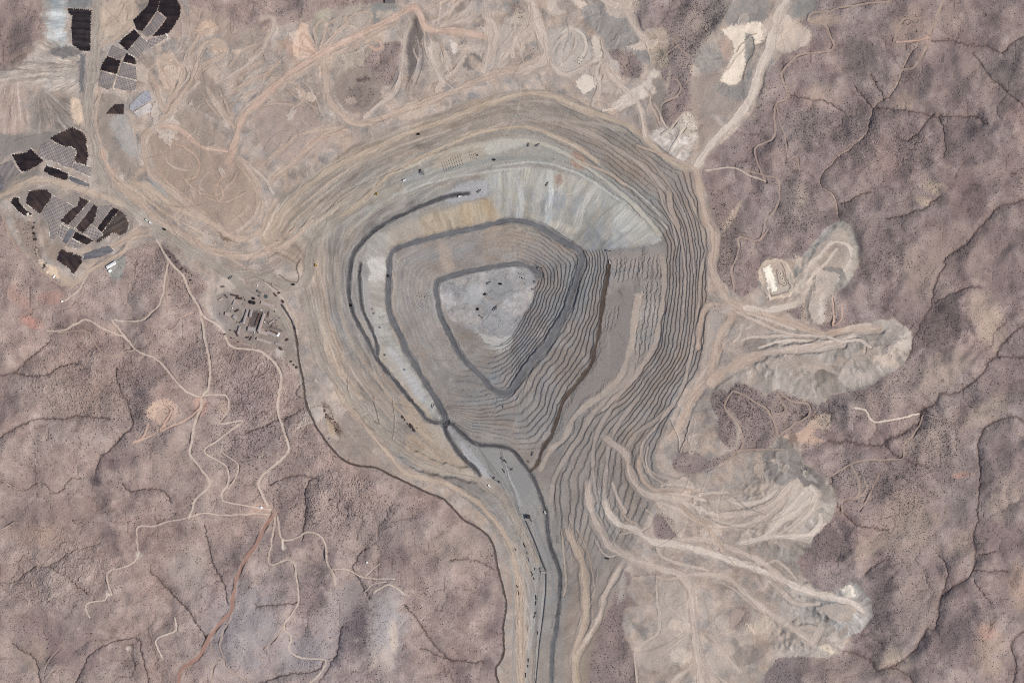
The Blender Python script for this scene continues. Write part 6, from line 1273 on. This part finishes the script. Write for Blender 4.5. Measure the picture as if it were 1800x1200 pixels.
# blast pattern on the north wall and drill-hole groups on the western floor
bh = 'drill cutting cones of the blast pattern'
for r_ in range(9):
    for c_ in range(8):
        x = 780 + r_ * 3.9 + c_ * .8 - 4; y = 289 - r_ * 1.9 + c_ * 2.4 - 3
        if 770 < x < 815: heap(x, y, 2.0, 'black_tank', 'small dark cone in the dense slanted blast pattern north west of the pale face', bh, 'drill_cone', 'drill cone', hz=1.2)
for r_ in range(4):
    for c_ in range(5):
        heap(824 + r_ * 3.6 + c_ * .7, 266 + c_ * 2.7 + r_ * .6, 2.0, 'black_tank', 'small dark cone in the short pattern around the drill rig', bh + ' by the rig', 'drill_cone', 'drill cone', hz=1.2)
for (x, y) in [(733, 520), (737, 521), (741, 519), (747, 520), (749, 517), (752, 515), (753, 520), (736, 515), (729, 535), (732, 538), (734, 541), (738, 538), (742, 540), (747, 537), (748, 541), (752, 540), (724, 534), (746, 522)]:
    heap(x, y, 2.2, 'black_tank', 'small dark cone in the two dotted rows on the western benches', 'drill cones in rows on the western benches', 'drill_cone', 'drill cone', hz=1.2)
for (x, y, r) in [(911, 480, 2), (914, 481, 2), (917, 480, 1.6), (921, 481, 2), (922, 484, 1.6), (913, 487, 2), (917, 488, 3), (919, 490, 2), (922, 489, 2), (923, 492, 1.6), (922, 498, 1.8), (916, 483, 1.5)]:
    heap(x, y, r * 1.3, 'black_tank', 'small dark cone in the loose cluster at the north east of the pit floor', 'drill cones on the pit floor', 'drill_cone', 'drill cone', hz=1.2)
for (x, y) in [(577, 812), (580, 814), (583, 812), (576, 815), (584, 815), (573, 818), (581, 817), (586, 812)]:
    heap(x, y, 2.2, 'rock_dark', 'dark heap in the small cluster below the paved road bend', 'dark heaps below the paved road bend', hz=1.2)
for (x, y) in [(1018, 107), (1021, 103), (1024, 101), (1019, 112), (1022, 109), (1025, 103), (932, 90), (935, 95), (938, 86), (933, 101)]:
    heap(x, y, 2.3, 'rock_dark', 'small dark pile on the pale ground north of the pit', 'small dark piles north of the pit', hz=1.2)

# ------------------------------------------------------------------ machines
def make_truck(body, bed):
    t = thing('haul_truck', 'x', 'haul truck', (0, 0, 0))
    bd = MB().box((0, 0, 2.6), (11, 4.6, 1.6)).box((4.6, 0, 3.6), (2.4, 5.6, 2.0)).build('chassis', M[body], t)
    v = [(-6, -3.4, 4.2), (3, -3.4, 4.6), (3, 3.4, 4.6), (-6, 3.4, 4.2), (-7, -3.9, 7.4), (3.4, -3.9, 7.4), (3.4, 3.9, 7.4), (-7, 3.9, 7.4), (6.2, -3.4, 7.7), (6.2, 3.4, 7.7)]
    MB().poly(v, [(0, 1, 2, 3), (0, 4, 5, 1), (2, 6, 7, 3), (1, 5, 6, 2), (3, 7, 4, 0), (5, 8, 9, 6), (3, 2, 1, 0)]).build('dump_bed', M[bed], t)
    cb = MB().box((4.4, 1.6, 5.5), (2.0, 2.0, 2.2)).build('cab', M[body], t); MB().box((5.45, 1.6, 5.9), (.1, 1.7, 1.0)).build('windscreen', M['glass'], cb)
    for x in (4.0, -3.6):
        for s_ in (-1, 1):
            w = MB().cyl((x, s_ * 2.9, 1.7), 1.7, 1.7, 1.5, 14, 'y').build('wheel', M['tyre'], t); MB().cyl((x, s_ * 3.7, 1.7), .8, .8, .15, 10, 'y').build('rim', M[body], w)
    return t
TR = {}
TG = 'haul trucks about the mine'
def truck(x, y, ang, kind, label):
    if kind not in TR:
        t = make_truck(*{'w': ('truck_white', 'truck_white'), 'y': ('truck_yellow', 'truck_yellow'), 'd': ('steel_grey', 'steel_dark')}[kind]); TR[kind] = t
        t.location = W3(x, y, .2); t.rotation_euler = (0, 0, R(ang)); t['label'] = label; t['group'] = TG
    else: t = dup(TR[kind], W3(x, y, .2), R(ang), label, TG)
    k = .95; t.scale = (k, k, k)
    for c in t.children: pass
    return t
for a in [(258, 387, -42, 'w', 'white haul truck leading a pair west of the bend in the northern haul road'), (264.5, 391.5, -40, 'w', 'white haul truck following just behind the leading white one'), (289.5, 403.5, -38, 'd', 'dark haul truck driving alone on the haul road above the scrub bank'),
          (516, 500, 15, 'd', 'dark haul truck at the road fork north east of the yard'), (808.5, 345.5, 15, 'w', 'white haul truck parked at the end of the black pit road'), (711, 317, 25, 'w', 'white haul truck on the short bench below the yellow road'), (662, 341, 30, 'y', 'yellow haul truck on the olive road at the north west rim'),
          (860.5, 854, -50, 'w', 'white haul truck at the mouth of the southern exit road'), (958.5, 900.5, -75, 'w', 'pale haul truck on the black road east of the crusher'), (617, 537, -80, 'd', 'dark haul truck on the black road along the western wall'), (683, 485, 90, 'd', 'dark haul truck on the slate ring road west of the floor'),
          (853, 517, 30, 'd', 'dark haul truck on the pit floor between the two shovels'), (880, 499, 0, 'd', 'dark haul truck on the northern part of the pit floor'), (1072.5, 461, -80, 'w', 'pale haul truck at the blind end of the brown ramp'), (555, 466, 85, 'y', 'yellow haul truck on the olive haul road west of the pit'),
          (1068, 981, 0, 'd', 'dark haul truck by the short spur south of the exit road'), (840, 543, 60, 'd', 'lone dark haul truck on the western pit floor'), (736, 236, 20, 'd', 'dark haul truck on the grey terrace north of the pit'), (869, 281, 10, 'd', 'dark haul truck on the pale terrace right of the drill rig')]:
    truck(*a)
def make_shovel():
    t = thing('mining_shovel', 'x', 'mining shovel', (0, 0, 0))
    for s_ in (-1, 1): MB().box((0, s_ * 3.6, 1.2), (10, 1.8, 2.4)).build('track', M['tyre'], t)
    MB().box((-2, 0, 5.2), (11, 8.5, 5.2)).build('machine_house', M['steel_grey'], t); MB().box((4.4, 3.0, 7), (2.6, 2.4, 3)).build('cab', M['truck_white'], t)
    MB().bar((3, -1, 4), (15, -1, 13), 1.6).bar((3, 1, 4), (15, 1, 13), 1.6).bar((-2, 0, 11), (15, 0, 13), .5).bar((-2, 0, 7), (-2, 0, 11.5), 1.2).build('boom', M['steel_dark'], t)
    MB().bar((7, 0, 8.5), (17, 0, 3.5), 1.4).build('dipper_stick', M['steel_dark'], t); MB().box((18, 0, 3), (4, 4.4, 3.6), taper=.85).build('bucket', M['steel_dark'], t)
    return t
sh0 = None
for x, y, a, lab in [(858, 498, 35, 'dark mining shovel loading on the northern pit floor'), (868, 544, 60, 'dark mining shovel in the middle of the pit floor, left of a pair'), (872, 542, 70, 'dark mining shovel in the middle of the pit floor, right of a pair'), (844, 555, -40, 'dark mining shovel on the south west of the pit floor'),
                     (841, 337, 40, 'dark mining shovel at the round grey loading face'), (739, 303, 80, 'dark mining shovel at the small black loading face'), (883, 806, -50, 'dark mining shovel below the southern black road'), (948, 471, 10, 'dark mining shovel above the north east corner of the floor'),
                     (961, 325, 60, 'dark mining shovel by the white streak on the northern face'), (929, 256, 80, 'dark mining shovel on the pale terrace, left one of two'), (944, 256, 40, 'dark mining shovel on the pale terrace, right one of two'), (1068, 441, 0, 'dark mining shovel on the pale ledge at the ramp head'), (760, 715, 60, 'dark mining shovel on the pale ledge above the road junction'), (936, 799, 80, 'dark mining shovel near the foot of the brown ramp'), (404, 489, 40, 'dark mining shovel beside the paved road north west of the yard')]:
    if sh0 is None: sh0 = make_shovel(); t = sh0; t.scale = (.75, .75, .75); t.location = W3(x, y, .2); t.rotation_euler = (0, 0, R(a)); t['label'] = lab; t['group'] = 'mining shovels at work'
    else: t = dup(sh0, W3(x, y, .2), R(a), lab, 'mining shovels at work')
def make_rig():
    t = thing('drill_rig', 'x', 'drill rig', (0, 0, 0))
    for s_ in (-1, 1): MB().box((0, s_ * 2.4, .9), (7, 1.2, 1.8)).build('track', M['tyre'], t)
    MB().box((-1, 0, 3.2), (8, 4.4, 2.8)).build('body', M['steel_grey'], t); MB().box((3.6, 1.4, 4), (1.8, 1.8, 2.4)).build('cab', M['truck_white'], t)
    b = MB()
    for q in ((-.7, -.7), (.7, -.7), (.7, .7), (-.7, .7)): b.bar((4.4 + q[0], q[1] - .6, 0), (4.4 + q[0], q[1] - .6, 17), .4)
    for z_ in range(2, 17, 3): b.bar((3.7, -1.3, z_), (5.1, .1, z_ + 2), .3)
    b.build('mast', M['steel_dark'], t)
    return t
rg = None
for x, y, a, lab in [(840, 273, 20, 'drill rig standing right of the dense blast pattern'), (940, 495, 30, 'drill rig at the north east corner of the pit floor'), (929.5, 811, 0, 'drill rig beside the junction of brown and black roads'), (937, 508, -15, 'drill rig on the pale patch of the floor edge'), (677, 624, 40, 'drill rig on the greenish ledge of the western wall'), (711, 650, 40, 'drill rig on the lilac ledge of the western wall'), (668, 576, 20, 'drill rig above the looped end of the inner black road'), (654, 543, 0, 'upper drill rig on the pale western ledge'), (657, 551, 0, 'lower drill rig on the pale western ledge'), (885, 715, 90, 'drill rig on the southern benches below the ring road')]:
    if rg is None: rg = make_rig(); t = rg; t.location = W3(x, y, .2); t.rotation_euler = (0, 0, R(a)); t['label'] = lab; t['group'] = 'drill rigs in the pit'
    else: t = dup(rg, W3(x, y, .2), R(a), lab, 'drill rigs in the pit')
for x, y, a, lab in [(1371.5, 480.5, 0, 'uppermost of three dark sumps on the pale pad'), (1374.8, 489.5, 0, 'middle of three dark sumps on the pale pad'), (1378, 497.5, 0, 'lowest of three dark sumps on the pale pad')]:
    t = thing('sump', lab, 'sump', W3(x, y, 0), 0, 'dark sumps on the pale pad')
    tk = MB(); n = 20; v = []; f = []
    for i in range(n):
        q = 2 * math.pi * i / n; v += [(9 * math.cos(q), 9 * math.sin(q), 0), (7 * math.cos(q), 7 * math.sin(q), 2), (3 * math.cos(q), 3 * math.sin(q), .6)]
    for i in range(n):
        j = (i + 1) % n; f += [(3 * i, 3 * j, 3 * j + 1, 3 * i + 1), (3 * i + 1, 3 * j + 1, 3 * j + 2, 3 * i + 2)]
    tk.poly(v, f).build('rim', M['sand_heap'], t); MB().cyl((0, 0, .1), 3, 3, .6, 16).build('water', M['black_tank'], t)

# ------------------------------------------------------------------ crusher, conveyors, pipelines
def belt(name, label, pts, hts, w, group=None, cat='conveyor', leg=22, mk='belt'):
    t = thing(name, label, cat, W3(*pts[0]), 0, group); o = np.array(W3(*pts[0]))
    V_ = [np.array(W3(x, y, h)) - o for (x, y), h in zip(pts, hts)]
    b = MB(); lg = MB(); nleg = 0
    for a, c in zip(V_[:-1], V_[1:]): b.bar(a, c, w, w * .7)
    b.build('gallery', M[mk], t)
    for (a, c, pa, pc, ha, hc) in zip(V_[:-1], V_[1:], pts[:-1], pts[1:], hts[:-1], hts[1:]):
        L = np.linalg.norm(c - a); n = max(1, int(L / leg))
        for k in range(n):
            u = (k + .5) / n; p = a + (c - a) * u; gz = zat(pa[0] + (pc[0] - pa[0]) * u, pa[1] + (pc[1] - pa[1]) * u) - o[2]
            if p[2] - gz > 1.0 and nleg < 90: lg.bar((p[0] - w * .6, p[1], gz - .5), (p[0], p[1], p[2]), .6).bar((p[0] + w * .6, p[1], gz - .5), (p[0], p[1], p[2]), .6); nleg += 1
    if nleg: lg.build('trestle', M['steel_dark'], t)
    return t
belt('conveyor', 'long straight conveyor leading south from the crusher', [(925, 915), (940, 950), (960.5, 1003)], [7, 5, 6], 3.2, 'overland conveyors')
belt('conveyor', 'thin conveyor running down to the bottom picture edge', [(961, 1004), (960, 1040), (956, 1080), (949, 1130), (941, 1215)], [6, 4, 4, 4, 4], 2.6, 'overland conveyors')
belt('conveyor', 'short conveyor east of the processing yard', [(497, 536), (505, 549), (513, 562), (520.5, 579)], [8, 6, 6, 9], 3.4, 'overland conveyors')
belt('conveyor', 'short stub conveyor at the right foot of the crusher', [(931, 911), (936, 917)], [6, 3], 3, 'overland conveyors')
t = thing('crusher', 'tall crusher tower casting a black shadow in the southern exit valley', 'crusher', W3(929, 908, 0), R(20))
MB().box((0, 0, 9), (13, 12, 18)).build('tower', M['concrete'], t); MB().box((0, 0, 19.5), (17, 15, 3), taper=.8).build('hopper', M['steel_dark'], t); MB().box((-11, -3, 5), (10, 8, 10)).build('side_house', M['grey_roof'], t); MB().bar((3, 3, 18), (3, 3, 40), 1.4).bar((3, 3, 38), (-7, 8, 34), 1).build('crane', M['steel_dark'], t)
t = thing('transfer_house', 'small square house where the long conveyor changes direction', 'transfer house', W3(956, 1005.5, 0), R(-12)); MB().box((0, 0, 4), (24, 5, 8)).build('wall', M['concrete'], t); MB().gable((0, 0, 0), 24, 5, 8, 1.2, .4).build('roof', M['grey_roof'], t)
for x, y, lab in [(899.5, 825, 'dark lattice crane on the grey southern floor with a long jib'), (867.5, 840, 'dark lattice crane at the tip of the lilac strip'), (878, 847, 'dark lattice crane just below the lilac strip')]:
    t = thing('lattice_crane', lab, 'crane', W3(x, y, 0), random.uniform(0, 3), 'lattice cranes in the exit valley'); MB().box((0, 0, 2.5), (8, 6, 5)).build('body', M['steel_grey'], t)
    b = MB()
    for q in ((-1, -1), (1, -1), (1, 1), (-1, 1)): b.bar((q[0], q[1], 4), (q[0] * .4 + 9, q[1] * .4 + 3, 34), .6)
    for z_ in range(6): b.bar((z_ * 1.5 - 1, -1, 4 + z_ * 5), (z_ * 1.5 + 1, 1, 8 + z_ * 5), .4)
    b.build('jib', M['steel_dark'], t); MB().box((0, 0, .8), (9, 8, 1.6)).build('track', M['tyre'], t)
# strings of parked pipe and trough beside the exit road
for k_, (x, y, L, a) in enumerate([(922, 958, 22, -72), (926, 972, 12, -72), (929, 983, 22, -78), (909, 1030, 14, -72), (911, 1040, 26, -75), (942, 1050, 26, -88), (942, 1060, 20, 88), (941, 1078, 18, 76), (939, 1084, 14, 60), (945, 1112, 18, 85), (929, 1160, 18, 85), (924, 1186, 22, 86), (928, 1170, 10, 80), (906, 965, 12, -65), (885, 827, 24, -60), (888, 810, 22, -60), (934, 1005, 12, -80), (936, 1010, 16, 60), (938, 1016, 14, -70), (940, 1000, 12, 80)]):
    o = MB().box((0, 0, 1.6), (L, 3, 3.2), taper=.7).box((L * .2, 1.5, 1.2), (L * .4, 2.6, 2.2)).build('pipe_stack', M['steel_dark'])
    o.location = W3(x, y, .1); o.rotation_euler = (0, 0, R(a)); tag(o, 'dark elongated pipe stack in the broken row beside the exit road', 'pipe stack', 'dark pipe stacks beside the exit road')
building('control_house', 'dark roofed control house at the top picture edge beside the pink road', 686, 1.5, 44, 24, 6, 0, 'dark_roof', vents=3)
print('objects', time.time() - T0)

# ------------------------------------------------------------------ desert scrub
rs = np.random.RandomState(77)
def tuft(seed, n, k):
    q = random.Random(seed); b = MB()
    for i in range(k):          # a crown of leaf clumps round a short stem
        a = q.uniform(0, 6.28); rr_ = q.uniform(0, .62) if i else 0; cx, cy, cz = rr_ * math.cos(a), rr_ * math.sin(a), .45 + q.uniform(-.12, .28); s_ = q.uniform(.30, .5)
        v = []; m_ = 6
        for z_, r_ in ((-.5, .6), (.2, 1.0), (.75, .55)):
            for j in range(m_):
                t = 2 * math.pi * j / m_ + z_; e = q.uniform(.75, 1.2); v.append((cx + s_ * r_ * e * math.cos(t), cy + s_ * r_ * e * math.sin(t), cz + s_ * z_ * .8))
        v.append((cx, cy, cz + s_ * .8)); f = []
        for l in range(2):
            for j in range(m_): f.append((l * m_ + j, l * m_ + (j + 1) % m_, (l + 1) * m_ + (j + 1) % m_, (l + 1) * m_ + j))
        for j in range(m_): f.append((2 * m_ + j, 2 * m_ + (j + 1) % m_, 3 * m_))
        b.poly(v, f)
    return b
def sample(n, power=1.0):
    d = np.clip(SHRUB, 0, 2) ** power
    d[(REG > 2)] = 0
    d = d * (XX > -60) * (XX < 1860) * (YY > -60) * (YY < 1260)
    c = np.cumsum(d.ravel()); k = np.searchsorted(c, rs.rand(n) * c[-1])
    j, i = np.unravel_index(np.clip(k, 0, NX * NY - 1), d.shape)
    return xs[i] + rs.uniform(-.6, .6, n), ys[j] + rs.uniform(-.6, .6, n)
NSH = 70000
sx_, sy_ = sample(NSH, 1.15)
sz_ = zarr(sx_, sy_); n7 = 5
rad = (.7 + rs.gamma(2.0, .30, NSH)).clip(.6, 2.6)
ang = rs.rand(NSH, 1) * 6.28 + np.arange(n7)[None] * (2 * math.pi / n7)
rr1 = rad[:, None] * rs.uniform(.7, 1.25, (NSH, n7))
wx, wy = (sx_ - 900) * S, (600 - sy_) * S
lo = np.stack([wx[:, None] + rr1 * np.cos(ang) * .8, wy[:, None] + rr1 * np.sin(ang) * .8, np.broadcast_to(sz_[:, None] - .3, (NSH, n7))], -1)
mid = np.stack([wx[:, None] + rr1 * np.cos(ang + .4), wy[:, None] + rr1 * np.sin(ang + .4), sz_[:, None] + rad[:, None] * rs.uniform(.5, .8, (NSH, n7))], -1)
tp = np.stack([wx, wy, sz_ + rad * 1.15], -1)[:, None]
vv = np.concatenate([lo, mid, tp], 1).reshape(-1, 3).astype(np.float32); nb = 2 * n7 + 1
j0 = np.arange(n7); j1 = (j0 + 1) % n7
t3 = np.concatenate([np.stack([j0, j1, n7 + j1], -1), np.stack([j0, n7 + j1, n7 + j0], -1), np.stack([n7 + j0, n7 + j1, np.full(n7, 2 * n7)], -1)])
ff = (t3[None] + (np.arange(NSH) * nb)[:, None, None]).reshape(-1)
me = bpy.data.meshes.new('scrub'); me.vertices.add(len(vv)); me.vertices.foreach_set('co', vv.ravel()); me.loops.add(len(ff)); me.loops.foreach_set('vertex_index', ff.astype(np.int32))
me.polygons.add(len(ff) // 3); me.polygons.foreach_set('loop_start', np.arange(0, len(ff), 3, dtype=np.int32)); me.update(calc_edges=True); me.materials.append(LEAF)
o = bpy.data.objects.new('scrub', me); COL.objects.link(o); tag(o, 'low dark desert scrub dotted over the untouched hillsides', 'scrub', None, 'stuff')
TM = [tuft(k, 6, 7).mesh('desert_shrub', LEAF) for k in range(5)]
bx, by = sample(300, 3.0)
for k_ in range(300):
    o = bpy.data.objects.new('desert_shrub', TM[k_ % 5]); COL.objects.link(o); s_ = rs.uniform(3.2, 4.6)
    o.location = W3(float(bx[k_]), float(by[k_]), -.4); o.scale = (s_, s_, s_ * .8); o.rotation_euler = (0, 0, rs.uniform(0, 6.28))
    tag(o, 'large dark rounded desert shrub, one of the biggest on the hillsides', 'shrub', 'largest shrubs on the desert hillsides')
print('all', time.time() - T0)
